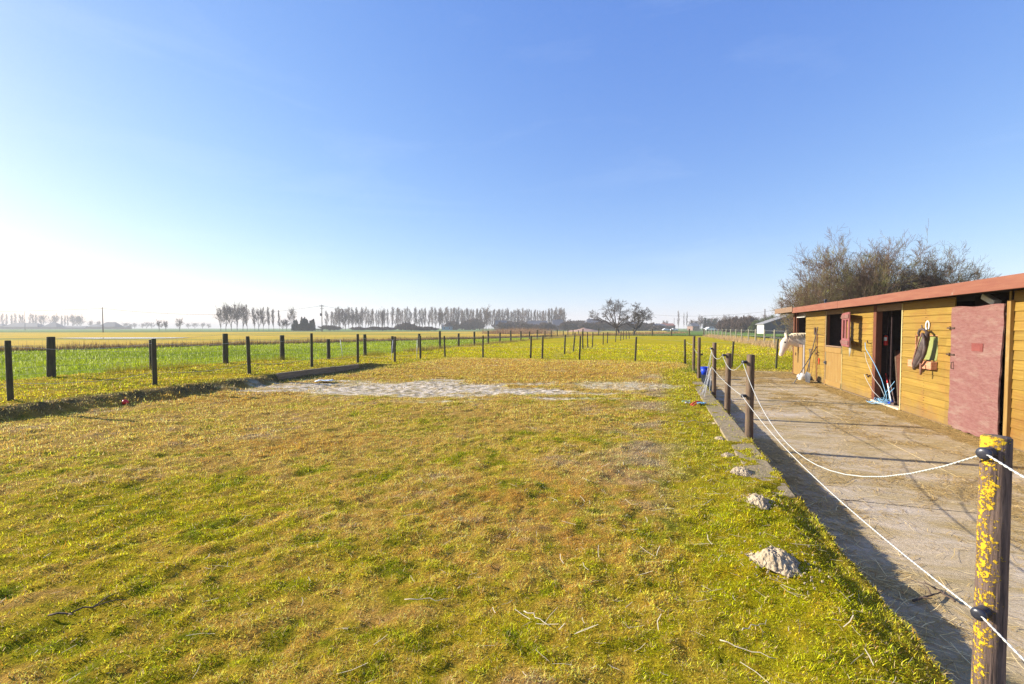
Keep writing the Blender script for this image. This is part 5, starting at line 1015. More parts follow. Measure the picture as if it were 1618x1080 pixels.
for i in range(90):
    t = rd.random(); x = -0.62 + 1.07 * t; z = 1.555 + 0.045 * math.sin(t * 3.0) - (0.10 * max(0, t - 0.85) / .15); s_ = rd.choice((-1, 1, 1)); y0 = rd.uniform(-.02, .03) * s_; L_ = rd.uniform(.10, .22)
    mb.tube([(x, y0, z - .02), (x + .01, y0 + .035 * s_, z + 0.012), (x - .03, (.075 + rd.uniform(0, .02)) * s_, z - L_ * .45), (x - .05 + rd.uniform(-.03, .03), (.105 + rd.uniform(0, .02)) * s_, z - L_)], [.010, .012, .009, .002], 5)
for i in range(14):
    mb.tube([(.42 + rd.uniform(-.02, .02), rd.uniform(-.03, .03), 1.51), (.52, rd.uniform(-.05, .05), 1.44), (.60, rd.uniform(-.06, .06), 1.34 + rd.uniform(-.03, .03))], [.012, .010, .003], 5)
mb.build('mane', MANE, ho)

# ------------------------------------------------------------------ trees
def grow_tree(seed, h, kind):
    """list of (p0, p1, r0, r1) segments; trunk and crown lists"""
    rd = random.Random(seed); trunk = []; crown = []
    def rv(s): return Vector((rd.gauss(0, s), rd.gauss(0, s), rd.gauss(0, s)))
    P_ = dict(poplar=dict(lv=3, n=(44, 8, 4), len=(0.26, 0.40, 0.5), ang=(28, 24, 30), up=0.42, start=0.12, rr=0.011, wig=0.06),
              broad=dict(lv=4, n=(13, 6, 5, 3), len=(0.55, 0.50, 0.5, 0.55), ang=(42, 36, 38, 40), up=0.16, start=0.18, rr=0.019, wig=0.10),
              bush=dict(lv=4, n=(9, 8, 6, 5), len=(0.6, 0.52, 0.5, 0.5), ang=(45, 42, 42, 42), up=0.12, start=0.05, rr=0.017, wig=0.10),
              wind=dict(lv=3, n=(11, 8, 6), len=(0.42, 0.50, 0.5), ang=(48, 45, 45), up=0.10, start=0.38, rr=0.028, wig=0.13))[kind]
    up = Vector((0, 0, 1))
    def br(p, d, L, r, lv, out):
        n = 5 if lv == 0 else (4 if lv < 3 else 3); pts = [p]; dirs = [d]; q = p.copy(); dd_ = d.copy()
        for i in range(n):
            dd_ = (dd_ + rv(P_['wig']) + up * P_['up'] * 0.35).normalized(); q = q + dd_ * (L / n); pts.append(q.copy()); dirs.append(dd_.copy())
        for i in range(n):
            t0, t1 = i / n, (i + 1) / n; out.append((pts[i], pts[i + 1], r * (1 - 0.8 * t0), r * (1 - 0.8 * t1)))
        if lv >= P_['lv']: return
        k = P_['n'][lv]; s0 = P_['start'] if lv == 0 else 0.25
        for j in range(k):
            t = s0 + (1 - s0) * (j + rd.random()) / k; i = min(int(t * n), n - 1); f = t * n - i; pp = pts[i].lerp(pts[i + 1], f); dd0 = dirs[i + 1]
            a = rd.uniform(0, 2 * math.pi); side = dd0.orthogonal().normalized(); side.rotate(Matrix.Rotation(a, 3, dd0)); an = R(P_['ang'][lv] * rd.uniform(0.6, 1.25))
            nd = (dd0 * math.cos(an) + side * math.sin(an)).normalized(); Lc = L * P_['len'][lv] * (1.15 - 0.75 * t) * rd.uniform(0.7, 1.25) if lv == 0 else L * P_['len'][lv] * rd.uniform(0.6, 1.2)
            if kind == 'poplar' and lv == 0: Lc = h * 0.24 * math.sin(min(1, (1.04 - t) * 1.5) * math.pi / 2) ** 0.8 * rd.uniform(0.7, 1.15)
            br(pp, nd, Lc, max(r * (1 - 0.8 * t) * rd.uniform(0.4, 0.6), 0.003), lv + 1, crown)
    if kind == 'bush':
        for k in range(rd.randint(6, 8)):
            a = rd.uniform(0, 2 * math.pi); sp = rd.uniform(0.12, 0.75); d = Vector((math.cos(a) * sp, math.sin(a) * sp, 1)).normalized(); br(Vector((rd.gauss(0, .15), rd.gauss(0, .15), -0.1)), d, h * rd.uniform(0.55, 0.75), h * P_['rr'] * rd.uniform(.6, 1), 0, trunk)
    elif kind == 'wind':
        tp = Vector((-0.08 * h, 0, 0.20 * h)); trunk.append((Vector((0, 0, -0.2)), Vector((-0.03 * h, 0, 0.10 * h)), h * 0.035, h * 0.030)); trunk.append((Vector((-0.03 * h, 0, 0.10 * h)), tp, h * 0.030, h * 0.027))
        for a, b, L_ in ((-1.35, 0.2, 0.74), (-0.75, -0.4, 0.80), (-0.2, 0.3, 0.84), (0.35, -0.2, 0.78), (0.95, 0.3, 0.66), (-0.4, 0.9, 0.6), (0.2, -0.9, 0.6)): br(tp, Vector((a, b, 0.95)).normalized(), h * L_, h * P_['rr'] * .75, 0, trunk)
    elif kind == 'broad':
        br(Vector((0, 0, -0.2)), up, h * 0.85, h * P_['rr'], 0, trunk)
        for k in range(3): a = rd.uniform(0, 6.3); br(Vector((0, 0, 0.12 * h)), Vector((math.cos(a) * .35, math.sin(a) * .35, 1)).normalized(), h * 0.7, h * P_['rr'] * .6, 1, trunk)
    else: br(Vector((0, 0, -0.2)), up, h, h * P_['rr'], 0, trunk)
    return trunk, crown
def seg_mesh(name, segs, m, parent, sides=3, rmin=0.0):
    A = np.array([s[0] for s in segs], float); B = np.array([s[1] for s in segs], float); r0 = np.maximum(np.array([s[2] for s in segs]), rmin); r1 = np.maximum(np.array([s[3] for s in segs]), rmin * 0.6)
    T = B - A; T /= np.maximum(np.linalg.norm(T, axis=1), 1e-9)[:, None]; U = np.where(np.abs(T[:, 2:3]) < 0.9, np.array([[0, 0, 1.0]]), np.array([[1.0, 0, 0]])); a = np.cross(T, U); a /= np.linalg.norm(a, axis=1)[:, None]; b = np.cross(a, T)
    n = len(A); rings = []
    for Pq, r in ((A, r0), (B, r1)):
        for j in range(sides): an = 2 * math.pi * j / sides; rings.append(Pq + a * (r * math.cos(an))[:, None] + b * (r * math.sin(an))[:, None])
    V = np.stack(rings, 1).reshape(-1, 3); base = np.arange(n)[:, None] * (2 * sides)
    Fc = np.concatenate([base + [j, (j + 1) % sides, sides + (j + 1) % sides, sides + j] for j in range(sides)])
    return np_mesh(name, V, Fc, 4, m, None, True, parent)
def make_tree(name, seed, h, kind, m, mt=None, rmin=0.0, sides=3, sx=1.0):
    t, c = grow_tree(seed, h, kind)
    zs = sorted(s[1].z for s in t + c); top = zs[int(len(zs) * (0.992 if kind == 'bush' else 0.9995)) - 1]; sc_ = h / top
    f = lambda L_: [(Vector((a.x * sc_ * sx, a.y * sc_ * sx, a.z * sc_)), Vector((b.x * sc_ * sx, b.y * sc_ * sx, b.z * sc_)), p * sc_, q * sc_) for a, b, p, q in L_]
    o = empty(name); seg_mesh('trunk', f(t), mt or m, o, 6, rmin); seg_mesh('crown', f(c), m, o, sides, rmin); return o
def place(o, px, Y, hpx_top, htpl, label, cat, group=None, rz=None, wide=1.0, z=0.0, base_=None):
    """scale a tree of template height htpl so that its top is at photo row hpx_top at depth Y"""
    g = Vector(((px - CX) / F * Y, Y, z)); h = CAMZ - (hpx_top - HZ) / F * Y - z; s = h / htpl
    o.location = g; o.scale = (s * wide, s * wide, s); o.rotation_euler = (0, 0, random.uniform(0, 6.3) if rz is None else rz); tag(o, label, cat, group); return o
used = set()
def inst(tpl, *a, **k):
    o = tpl if tpl.name not in used else copy_tree(tpl); used.add(tpl.name); return place(o, *a, **k)
pops = [make_tree('poplar_tree', 100 + i, 20, 'poplar', FARB, rmin=0.04) for i in range(4)]
brds = [make_tree('broad_tree', 200 + i, 14, 'broad', FARB, rmin=0.05) for i in range(3)]
ORD = ('leftmost', 'second from the left', 'third from the left', 'fourth from the left', 'fifth from the left', 'sixth from the left', 'seventh from the left', 'eighth from the left', 'ninth from the left', 'tenth from the left')
# near left cluster (about 300 m)
cl = [(349, 482, 'broad'), (357, 477, 'broad'), (366, 475, 'broad'), (375, 475, 'broad'), (384, 479, 'broad'), (391, 480, 'poplar'), (403, 485, 'poplar'), (409, 484, 'broad'), (416, 484, 'poplar'), (425, 484, 'poplar'), (433, 487, 'poplar')]
for i, (px, ty, kd) in enumerate(cl):
    if kd == 'broad': inst(brds[i % 3], px, 290 + 4 * (i % 3), ty, 14, ORD[i] + ' of the tall trees in the clump right of the farms', 'tree', 'bare trees in the left clump', wide=0.62)
    else: inst(pops[i % 4], px, 300, ty, 20, ORD[i - 5] + ' of the slim trees between the clump and conifers', 'tree', 'slim bare trees beside the left clump', wide=0.9)
inst(pops[1], 441.5, 300, 489, 20, 'thin solitary bare tree left of the rounder tree by the conifers', 'tree', wide=0.6)
inst(brds[1], 461, 295, 483, 14, 'rounded bare tree rising just left of the dark conifers', 'tree', wide=0.5)
for i, px in enumerate((447, 453)): inst(brds[i], px, 300, 503, 14, ('low bushy tree directly under the thin solitary tree', 'low bushy tree between the thin solitary tree and the rounded one')[i], 'tree', 'low bare trees left of the conifers')
# three small trees in the meadow
for px, ty, lab in ((252, 504, 'leftmost small bare tree in the hazy meadow'), (262, 505, 'second small bare tree in the hazy meadow left of the rounder one'), (284, 501, 'small round bare tree standing alone in the hazy meadow')):
    inst(brds[0], px, 260, ty, 14, lab, 'tree', 'small bare meadow trees', wide=0.8)
# long poplar row
x = 517.0; i = 0; rdp = random.Random(5)
while x < 892:
    ty = 490 + rdp.uniform(-2.5, 2) if x < 530 else 486 + rdp.uniform(-2.5, 2.5)
    if 590 < x < 605: ty = 489
    if 730 < x < 880: ty += 2.0
    inst(pops[i % 4], x, 430 + rdp.uniform(-20, 20), ty, 20, 'tall bare poplar in the long even row along the horizon', 'tree', 'bare poplars in the long row', wide=rdp.uniform(0.75, 1.15))
    x += rdp.uniform(2.3, 4.0) if x > 700 else rdp.uniform(2.8, 6.5); i += 1
for px, ty, w_, lab in ((537, 484, .75, 'left big bare tree in front of the poplar row'), (546, 484, .7, 'second big bare tree in front of the poplar row'), (557, 489, .7, 'third big bare tree in front of the poplar row'), (567, 489, .7, 'fourth big bare tree in front of the poplar row'), (605, 484, .45, 'dense single tree crown above a straight trunk in the poplar row'), (698, 485, .8, 'broad bare tree standing in the middle of the poplar row'), (768, 481, .85, 'tallest spreading bare tree in front of the poplar row'), (885, 486, .7, 'dense bare tree at the right end of the poplar row')):
    inst(brds[int(px) % 3], px, 360, ty, 14, lab, 'tree', 'big bare trees before the poplar row', wide=w_)
# far hazy trees behind the left farms
for i, px in enumerate((4, 11, 18, 25, 33, 37, 47, 53, 57)): inst(pops[i % 4], px, 800, 494 + (i * 7 % 3), 20, ORD[i] + ' of the hazy poplars behind the long barn', 'tree', 'hazy poplars behind the left farm', wide=0.8)
for oi_, (px, ty, w_) in enumerate(((68, 492, .7), (86, 493, .75), (115, 495, .7), (122, 494, .8), (128, 496, .7), (143, 504, .7), (155, 505, .8))): inst(brds[int(px) % 3], px, 780, ty, 14, ORD[oi_] + ' of the hazy round trees among the farms', 'tree', 'hazy round trees among the far farms', wide=w_)
for i, px in enumerate((98, 103, 107)): inst(pops[i], px, 790, 497, 20, ORD[i] + ' of the thin hazy poplars behind the pyramid roof', 'tree', 'thin hazy poplars behind the farms', wide=.7)
for oi_, px in enumerate((200, 207, 213, 226, 232, 240, 298, 308, 320, 330)): inst(brds[px % 3], px, 800, 508 + px % 4, 14, ORD[oi_] + ' of the faint trees between the farms and the clump', 'tree', 'faint horizon trees on the left', wide=1.2)
# two windswept trees
wt = make_tree('windswept_tree', 302, 9, 'wind', BARKD, rmin=0.018, sx=1.25); place(wt, 979, 112, 471, 9, 'larger windswept bare tree leaning left behind the rear fence', 'tree', 'windswept trees', rz=0.15)
wt2 = make_tree('windswept_tree', 309, 8, 'wind', BARKD, rmin=0.018, sx=1.15); place(wt2, 1001, 103, 478, 8, 'smaller windswept bare tree just right of the larger leaning one', 'tree', 'windswept trees', rz=2.8)
# right hand distance
for px, ty, w_, lab in ((1072, 490, .62, 'dense upright poplar standing alone on the right horizon'), (1080.5, 493, .35, 'thin upright poplar between its two taller neighbours'), (1085, 491.5, .45, 'slender poplar right of the thin one on the right horizon')): inst(pops[int(px) % 4], px, 420, ty, 20, lab, 'tree', 'upright poplars on the right horizon', wide=w_)
for px, ty, w_ in ((1048, 505, .7), (1054, 505, .7), (1093, 504, 1.2), (1100, 503, 1.1), (1107, 496, .8), (1113, 500, .9), (1124, 498, 1.0), (1130, 497, .9), (1147, 496, 1.1), (1158, 496, 1.2), (1185, 495, 1.2), (1196, 496, 1.2), (1212, 494, 1.1)): inst(brds[int(px) % 3], px, 330, ty, 14, 'bare round tree on the right horizon behind the bushes', 'tree', 'bare trees on the right horizon', wide=w_)

# leafy / dense bushes from small faces
def leaf_blob(name, seed, rx, ry, rz, n, leaf, m, parent, flat_top=0.0, cone=0.0):
    r2 = np.random.default_rng(seed); d = r2.normal(size=(n, 3)); d /= np.linalg.norm(d, axis=1)[:, None]; rad = r2.uniform(0.45, 1, n) ** 0.5
    lump = 0.75 + 0.5 * fbm(d[:, 0] * 2.5 + seed, d[:, 1] * 2.5 + d[:, 2] * 2, seed); p = d * (rad * lump)[:, None] * np.array([rx, ry, rz]); p[:, 2] = np.abs(p[:, 2])
    if cone: s = 1 - cone * p[:, 2] / rz; p[:, :2] *= s[:, None]
    a = r2.normal(size=(n, 3)); a /= np.linalg.norm(a, axis=1)[:, None]; b = np.cross(a, r2.normal(size=(n, 3))); b /= np.linalg.norm(b, axis=1)[:, None]; l_ = leaf * r2.uniform(.6, 1.4, n)[:, None]
    V = np.stack([p - a * l_, p + b * l_ * .6, p + a * l_, p - b * l_ * .6], 1).reshape(-1, 3); Fc = np.arange(n * 4).reshape(-1, 4); return np_mesh(name, V, Fc, 4, m, None, False, parent)
def cone_cluster(name, seed, rx, ry, h, k, n, leaf, m, parent):
    r2 = np.random.default_rng(seed); Ps = []
    for i in range(k):
        cx, cy = r2.uniform(-.75, .75) * rx, r2.uniform(-.75, .75) * ry; hh = h * (1 - 1.0 * abs(cx / rx) ** 2) * r2.uniform(0.8, 1.0); rr = 0.34 * rx * r2.uniform(.8, 1.2)
        t = r2.uniform(0, 1, n // k) ** 0.7; a = r2.uniform(0, 6.28, n // k); q = rr * (1 - t) ** 0.8 * r2.uniform(.55, 1.12, n // k); Ps.append(np.column_stack([cx + q * np.cos(a), cy + q * np.sin(a), t * hh]))
    p = np.concatenate(Ps); n = len(p); a = r2.normal(size=(n, 3)); a /= np.linalg.norm(a, axis=1)[:, None]; b = np.cross(a, r2.normal(size=(n, 3))); b /= np.linalg.norm(b, axis=1)[:, None]; l_ = leaf * r2.uniform(.5, 1.5, n)[:, None]
    V = np.stack([p - a * l_, p + b * l_ * .5, p + a * l_, p - b * l_ * .5], 1).reshape(-1, 3); return np_mesh(name, V, np.arange(n * 4).reshape(-1, 4), 4, m, None, False, parent)
def bush(name, px, Y, ty, wpx, label, m, seed, n=5000, leaf=0.22, cone=0.0, group=None, cat='bush', z=0.0):
    g = Vector(((px - CX) / F * Y, Y, z)); h = CAMZ - (ty - HZ) / F * Y - z; wd = wpx / F * Y / 2; o = empty(name, g, 0, label, cat, group)
    mb = MB(); mb.tube([(0, 0, -0.2), (0, 0, h * .3), (0, 0, h * 0.7)], [0.12, 0.1, 0.04], 6); mb.build('trunk', BARKD, o); (cone_cluster('crown', seed, wd * 1.1, wd * 0.9, h * 1.03, 9, n, leaf, m, o) if name == 'conifer' else leaf_blob('crown', seed, wd * 1.15, wd * 1.0, h * 1.15, n, leaf, m, o, cone=cone)); return o
bush('conifer', 468, 272, 505, 12, 'small dark evergreen beside the larger evergreen clump', CONIF, 1, 6000, 0.35, 0.5, 'dark evergreens', 'conifer')
bush('conifer', 481, 268, 500, 15, 'left hump of the large dark evergreen clump', CONIF, 2, 8000, 0.35, 0.25, 'dark evergreens', 'conifer')
bush('conifer', 494, 271, 503.5, 15, 'right hump of the large dark evergreen clump beside the utility pole', CONIF, 3, 8000, 0.35, 0.25, 'dark evergreens', 'conifer')
bush('conifer', 1116, 300, 501, 14, 'left of the two dark evergreens on the right horizon', CONIF, 4, 6000, 0.35, 0.4, 'dark evergreens on the right', 'conifer')
bush('conifer', 1129, 300, 504, 18, 'wider right one of the two dark evergreens on the right horizon', CONIF, 5, 8000, 0.35, 0.3, 'dark evergreens on the right', 'conifer')
hs = [(795, 509, 24, 300), (828, 511, 22, 300), (845, 512, 26, 300), (862, 510, 22, 300), (893, 508, 24, 300), (925, 510, 26, 290), (945, 508, 24, 290), (985, 512, 24, 280), (1000, 511, 22, 280), (1040, 514, 20, 280), (565, 516, 22, 330), (590, 516, 24, 330), (610, 516, 20, 330), (520, 514, 24, 330), (634, 511, 18, 330), (643, 510, 16, 330), (663, 515, 26, 300), (678, 516, 18, 300), (650, 516, 14, 300), (714, 508, 22, 380), (735, 506, 22, 380), (750, 504, 20, 380), (790, 506, 24, 380), (805, 508, 22, 380), (818, 507, 24, 370), (880, 505, 22, 370), (905, 506, 24, 350), (918, 507, 22, 350), (935, 505, 26, 340), (955, 507, 24, 330), (970, 510, 22, 320), (1012, 510, 26, 300), (1028, 510, 20, 300)]
hb0 = [make_tree('hedge_bush', 500 + i, 5, 'bush', BUSHB, rmin=0.10) for i in range(2)]
def twig_bush(px, Y, ty, wpx, label, group, tpl):
    h = CAMZ - (ty - HZ) / F * Y; return inst(tpl, px, Y, ty, 5, label, 'bush', group, wide=(wpx / F * Y) / (1.25 * h))
for i, (px, ty, wp, Y_) in enumerate(hs):
    twig_bush(px, Y_, ty, wp, 'bare brown bush in the dark belt under the far tree row', 'bushes under the far tree row', hb0[i % 2])
    twig_bush(px + 8, Y_ + 12, ty + 1.5, wp, 'bare brown bush in the dark belt under the far tree row', 'bushes under the far tree row', hb0[(i + 1) % 2])
    continue
if 0:
    bush('hedge_bush', px, Y_, ty, wp, 'bare brown bush in the dark belt under the far tree row', BUSHB if i % 3 else CONIF, 20 + i, 3500, 0.35, 0.2, 'bushes under the far tree row')
bb0 = make_tree('brown_bush', 520, 5, 'bush', BUSHB, rmin=0.05)
for i, (px, ty, wp, Y_) in enumerate([(1143, 505, 20, 190), (1153, 503, 22, 180), (1164, 501, 24, 175), (1175, 500, 24, 170), (1186, 501, 22, 165), (1150, 511, 20, 170), (1170, 508, 26, 160)]):
    twig_bush(px, Y_, ty, wp, 'reddish brown bare bush left of the dark barn', 'brown bushes left of the barn', bb0); twig_bush(px + 5, Y_ + 6, ty + 2, wp, 'reddish brown bare bush left of the dark barn', 'brown bushes left of the barn', bb0)
for i, (px, ty, wp, Y_) in enumerate([(1196, 508, 24, 158), (1208, 504, 24, 165), (1222, 500, 26, 168), (1237, 498, 26, 170), (1190, 513, 18, 152)]):
    bush('green_bush', px, Y_, ty, wp, ('olive bush left of the barn gable', 'olive bush just behind the pale barn gable', 'olive bush rising behind the middle of the dark barn', 'tallest olive bush behind the right end of the dark barn', 'lowest olive bush at the left end of the green clump')[i], BUSHG, 70 + i, 5000, 0.16, 0.2, 'green bushes around the barn')

# big bare trees behind the stable
bt = [(1294, 22.5, 428, 0.70, 'bush', 'leftmost low spreading bare tree behind the stable roof'), (1322, 24.0, 400, 0.85, 'bush', 'second bare tree from the left behind the stable'), (1352, 24.5, 384, 0.80, 'bush', 'tallest bare tree behind the stable roof'), (1396, 24.5, 403, 0.80, 'bush', 'bare tree right of the tallest one behind the stable'), (1436, 24.0, 406, 0.85, 'bush', 'broad lichen covered bare tree behind the middle of the stable roof'), (1476, 23.5, 415, 0.85, 'bush', 'low bare tree fifth along behind the stable'), (1508, 22.5, 414, 0.75, 'bush', 'rightmost bare tree behind the stable fading into thin twigs'), (1272, 23.0, 446, 0.55, 'bush', 'thin outer shrub at the left end of the trees behind the stable')]
bts = []
for i, (px, Y_, ty, w_, kd, lab) in enumerate(bt):
    t_ = make_tree('bare_tree', 400 + i, 6.5, kd, BARK, rmin=0.0065) if i < 4 else copy_tree(bts[(i + 1) % 4]); bts.append(t_); place(t_, px, Y_, ty, 6.5, lab, 'tree', 'bare trees behind the stable', wide=w_, z=-0.1)

# ------------------------------------------------------------------ far buildings
def building(px0, px1, Y, eave, ridge, depth, label, wall=WALLB, roof=ROOFG, hip=0.0, name='farmhouse', wins=4, chim=1, gable_front=False, cat='building', group=None, rz=0.0):
    x0 = (px0 - CX) / F * Y; x1 = (px1 - CX) / F * Y; w_ = (x1 - x0) / 2; h0 = CAMZ - (eave - HZ) / F * Y; h1 = CAMZ - (ridge - HZ) / F * Y
    o = empty(name, ((x0 + x1) / 2, Y, 0), rz, label, cat, group); d = depth / 2
    mb = MB(); mb.box(-w_, w_, -d, d, -0.5, h0)
    if not hip: mb.add([(-w_, -d, h0), (-w_, d, h0), (-w_, 0, h1 - .05), (w_, -d, h0), (w_, d, h0), (w_, 0, h1 - .05)], [(0, 1, 2), (3, 5, 4), (0, 2, 5, 3), (1, 4, 5, 2)])
    mb.build('wall', wall, o)
    hh = min(hip * w_, w_ * 0.95); e = 0.3; mb = MB()
    mb.add([(-w_ - e, -d - e, h0 - .05), (w_ + e, -d - e, h0 - .05), (w_ + e, d + e, h0 - .05), (-w_ - e, d + e, h0 - .05), (-w_ - e * (hip == 0) + hh, 0, h1), (w_ + e * (hip == 0) - hh, 0, h1)], [(0, 1, 5, 4), (2, 3, 4, 5), (1, 2, 5), (3, 0, 4), (0, 3, 2, 1)])
    rf_ = mb.build('roof', roof, o)
    for k in range(chim): mb = MB(); cx = -w_ * 0.5 + k * w_; mb.box(cx - .35, cx + .35, -.35, .35, h1 - 0.8, h1 + 0.9); mb.build('chimney', WALLB, rf_)
    for k in range(wins):
        cx = -w_ + (k + .5) * 2 * w_ / wins; mb = MB(); mb.box(cx - .5, cx + .5, -d - .04, -d + .02, h0 * .35, h0 * .35 + min(1.3, h0 * .45)); wf = mb.build('window', WALLW, o)
        mb = MB(); mb.box(cx - .42, cx + .42, -d - .07, -d - .042, h0 * .35 + .08, h0 * .35 + min(1.3, h0 * .45) - .08); mb.build('pane', GLASS, wf)
    return o
building(-20, 12, 762, 515, 511, 14, 'low hazy farm shed cut by the left edge of the picture', hip=0.5, chim=0)
building(14, 68, 749, 516, 510, 18, 'long hazy barn with a straight ridge at the far left', hip=0.3, name='barn', chim=0, wins=6, cat='barn')
building(75, 97, 742, 516, 509, 16, 'hazy farmhouse with a steep pyramid roof', hip=0.75)
building(98, 141, 749, 517, 514.5, 14, 'very low hazy shed right of the pyramid roofed farmhouse', name='shed', hip=0.15, chim=0, wins=5, cat='shed')
building(145, 166, 737, 516, 512.5, 14, 'lower left wing of the hazy barn behind the cable pole', name='shed', hip=0.1, chim=0, wins=2, cat='shed')
building(163, 189, 730, 516, 508.5, 18, 'tall hazy barn right behind the cable pole', name='barn', hip=0.45, chim=0, wins=3, cat='barn')
building(188, 204, 749, 517, 514.5, 12, 'small hazy annex right of the tall barn', name='shed', hip=0.1, chim=0, wins=2, cat='shed')
building(700, 716, 380, 516, 512.5, 12, 'low shed with a bluish wall under the middle of the poplar row', wall=pmat('blue_wall', (0.12, 0.25, 0.35), (0.2, 0.35, 0.45), 2), chim=0, wins=2, name='shed', cat='shed')
building(783, 800, 360, 514, 506, 14, 'dark roofed farmhouse behind the tallest spreading tree', wins=3)
building(832, 866, 350, 515, 506.5, 16, 'long slate roofed farmhouse near the right end of the poplar row', wins=6, chim=2, hip=0.1)
building(873, 889, 345, 515, 504.5, 14, 'brick house with a steep roof under the dense tree at the end of the row', wins=2)
building(924, 950, 330, 512, 503.5, 16, 'large dark roofed house left of the windswept trees', hip=0.3, wins=4)
building(986, 1010, 320, 514, 508, 14, 'dark hip roofed house behind the smaller windswept tree', hip=0.3, wins=4)
building(1012, 1026, 315, 515, 511, 12, 'low brown house right of the windswept trees', roof=ROOFR, wins=2)
building(1029, 1048, 300, 514.5, 511.5, 12, 'low shed with a white front on the right horizon', wall=WALLW, wins=0, chim=0, name='shed', cat='shed')
building(1046, 1062, 320, 514, 510.5, 12, 'small red roofed house behind the parked cars', roof=ROOFR, wins=3)
building(1090, 1101, 320, 515, 510.5, 10, 'small blue grey gabled house left of the evergreens', wins=2, chim=0)
# the dark barn right of the pale fence
Yb = 128
bn = empty('barn', (P(1204, 518, Yb).x, Yb, 0), 0, 'dark grey sheeted barn with a pale gable end seen left of the stable', 'barn'); W2 = 16.5; s_ = Yb / F
z0 = CAMZ + (HZ - 512.5) * s_; z1 = CAMZ + (HZ - 494.5) * s_
wq = (1262 - 1208) * s_; DB_ = 3.6
mb = MB(); mb.add([(0.6, 0, -0.8), (wq, 0, -0.8), (wq, 0, z1), (0.6, 0, z0), (0.6, DB_, -0.8), (wq, DB_, -0.8), (wq, DB_, z1), (0.6, DB_, z0)], [(0, 1, 2, 3), (4, 7, 6, 5), (0, 3, 7, 4), (1, 5, 6, 2)]); mb.build('wall', BARNM, bn)
mb = MB(); mb.box(0.5, 0.597, -0.03, DB_, -0.8, z0 - 0.02); mb.build('gable_wall', WALLW, bn)
mb = MB(); mb.add([(0.2, -0.3, z0 + 0.0), (wq, -0.3, z1), (wq, DB_ + .3, z1), (0.2, DB_ + .3, z0), (0.2, -0.3, z0 + 0.2), (wq, -0.3, z1 + .2), (wq, DB_ + .3, z1 + .2), (0.2, DB_ + .3, z0 + 0.2)], [(0, 3, 2, 1), (4, 5, 6, 7), (0, 1, 5, 4), (1, 2, 6, 5), (2, 3, 7, 6), (3, 0, 4, 7)]); mb.build('roof', pmat('pale_roof_edge', (0.18, 0.18, 0.18), (0.28, 0.27, 0.26), 2), bn)
mb = MB(); xq = (1240 - 1204) * s_; mb.box(xq, xq + 2.9, -0.1, 0.05, CAMZ + (HZ - 512) * s_, CAMZ + (HZ - 504) * s_); mb.build('opening', GLASS, bn)
# parked cars far right
car = empty('parked_car', P(1052, 518, 270) * 1.0, 0.2, 'left small white car parked before the red roofed house', 'car', 'white cars far away'); car.location.z = 0
mb = MB(); prof = [(-2.1, .35), (-2.15, .75), (-1.9, .95), (-1.5, 1.0), (-.9, 1.42), (.7, 1.45), (1.25, .98), (2.0, .85), (2.15, .6), (2.1, .35)]
mb.add([(x_, -0.85, z_) for x_, z_ in prof] + [(x_, 0.85, z_) for x_, z_ in prof], [tuple(range(10)), tuple(range(19, 9, -1))] + [(i, (i + 1) % 10, 10 + (i + 1) % 10, 10 + i) for i in range(10)]); mb.build('body', WPAINT, car, bevel=0.05)
mb = MB(); mb.add([(x_, -0.862, z_) for x_, z_ in ((-1.2, 1.03), (-.8, 1.35), (.62, 1.37), (1.05, 1.0))], [(0, 1, 2, 3)]); mb.build('window', GLASS, car)
for wx in (-1.3, 1.35):
    for wy in (-0.85, .7): mb = MB(); mb.tube([(wx, wy, .33), (wx, wy + .18, .33)], 0.33, 14); mb.build('wheel', TYRE, car)
for px, Y_, lab, s in ((1065, 262, 'right small white car parked before the red roofed house', 1.0), (1122, 230, 'long white vehicle parked below the dark evergreens', 1.5)):
    o = copy_tree(car); o.location = (P(px, 518, Y_).x, Y_, 0); o['label'] = lab; o.scale = (s, s, s)
# soil heap
g = P(922, 518, 200); n = 40; s = np.linspace(-1, 1, n); A, B = np.meshgrid(s, s); Hh = np.clip(1 - np.hypot(A, B), 0, 1) ** 0.8 * 1.5 * (0.6 + 0.8 * fbm(A * 3, B * 3, 91)) - 0.05
ix = np.arange(n * n).reshape(n, n); q = np.stack([ix[:-1, :-1], ix[:-1, 1:], ix[1:, 1:], ix[1:, :-1]], -1).reshape(-1, 4)
o = np_mesh('soil_heap', np.stack([A * 8.5, B * 4, Hh], -1).reshape(-1, 3), q, 4, pmat('pink_soil', (0.40, 0.23, 0.16), (0.55, 0.34, 0.25), 2, bump=0), None, True); o.location = (g.x, g.y, 0); tag(o, 'long low heap of pinkish soil beyond the far paddock', 'soil heap')

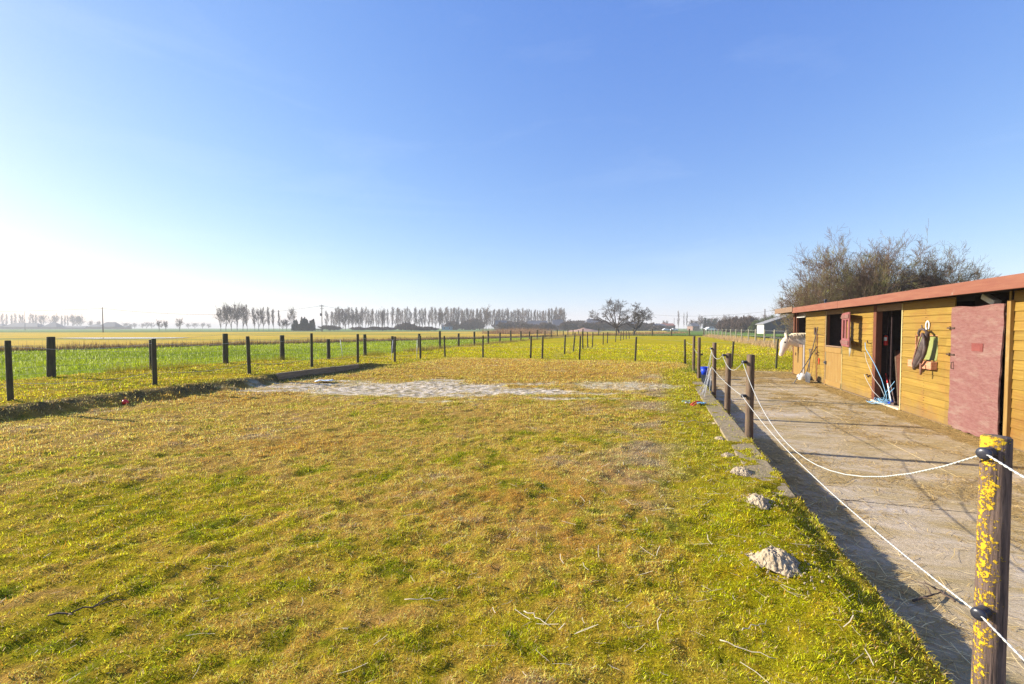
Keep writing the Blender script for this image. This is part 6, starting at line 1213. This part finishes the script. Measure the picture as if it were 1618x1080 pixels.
# ------------------------------------------------------------------ utility poles and cables
def upole(px, Y, ty, label, arms=False, r=0.16, group='cable poles across the fields'):
    g = Vector(((px - CX) / F * Y, Y, 0)); h = CAMZ - (ty - HZ) / F * Y; o = empty('utility_pole', g, 0, label, 'utility pole', group)
    mb = MB(); mb.tube([(0, 0, -.5), (0, 0, h)], [r, r * .72], 10); mb.build('pole', BARKD, o)
    if arms:
        mb = MB(); mb.box(-1.1, 1.1, -.08, .08, h - .8, h - .6); mb.box(-.8, .8, -.08, .08, h - 2.0, h - 1.8); mb.build('crossarm', BARKD, o)
        for x_ in (-1, -.5, .5, 1): mb = MB(); mb.tube([(x_, 0, h - .6), (x_, 0, h - .3)], 0.07, 6); mb.build('insulator', STEEL, o)
        mb = MB(); mb.box(-.75, -.15, -.3, .3, h - 5.2, h - 4.0); mb.build('transformer', STEEL, o)
    else: mb = MB(); mb.tube([(-.12, 0, h - .5), (.12, 0, h - .5)], 0.06, 6); mb.build('bracket', STEEL, o)
    return Vector((g.x, g.y, h - 0.5))
a1 = upole(163, 165, 485, 'bare cable pole in front of the hazy farms on the left'); a2 = upole(509, 205, 481, 'cable pole with crossarms and a transformer beside the dark evergreens', True, 0.2)
a0 = P(-420, 490, 165); a25 = P(343, 495.5, 190)
a3 = upole(605, 250, 494, 'cable pole in line with the dense tree of the poplar row'); a4 = upole(678, 290, 495, 'cable pole among the poplars in the middle'); a5 = upole(40, 330, 492, 'thin cable pole behind the long barn at the far left', r=.12)
b1 = upole(1028.5, 190, 495, 'thin cable pole beside the smaller windswept tree', r=.12); b2 = upole(1065, 240, 502, 'short cable pole near the white cars', r=.12); b3 = upole(1208, 150, 488, 'cable pole above the dark barn', r=.2)
def cable(name, pts, label, r=0.03, group='overhead cables'):
    mb = MB(); full = []
    for a, b, s in pts: c = catenary(a, b, s, 16); full += c if not full else c[1:]
    o0 = full[0].copy(); mb.tube([q - o0 for q in full], r, 5); o = mb.build(name, CABLE); o.location = o0; return tag(o, label, 'cable', group)
cable('overhead_cable', [(a0, a1, 1.2), (a1, a25 + Vector((4, 5, 0)), 0.9), (a25 + Vector((4, 5, 0)), a2, 0.6), (a2, a3, .5), (a3, a4, .5)], 'cable running from the left edge over the poles to the poplar row', 0.05)
cable('overhead_cable', [(b1, b3 + Vector((0, 0, -.4)), 1.0), (b3, P(1420, 480, 130), 0.5)], 'cable rising from the thin pole by the windswept tree to the pole above the barn', 0.04)

# ------------------------------------------------------------------ haze
hz = MB().box(-5200, 5200, -400, 5600, -1.6, 34).build('haze', None); hm = bpy.data.materials.new('haze_air'); hm.use_nodes = True; t = hm.node_tree
t.nodes.remove(t.nodes['Principled BSDF']); pvn = t.nodes.new('ShaderNodeVolumePrincipled'); pvn.inputs['Density'].default_value = 0.0006; pvn.inputs['Color'].default_value = (0.95, 0.93, 0.88, 1); pvn.inputs['Anisotropy'].default_value = 0.0
t.links.new(pvn.outputs[0], t.nodes['Material Output'].inputs['Volume']); hz.data.materials.append(hm); tag(hz, 'thin pale haze over the far fields', 'haze', kind='stuff')
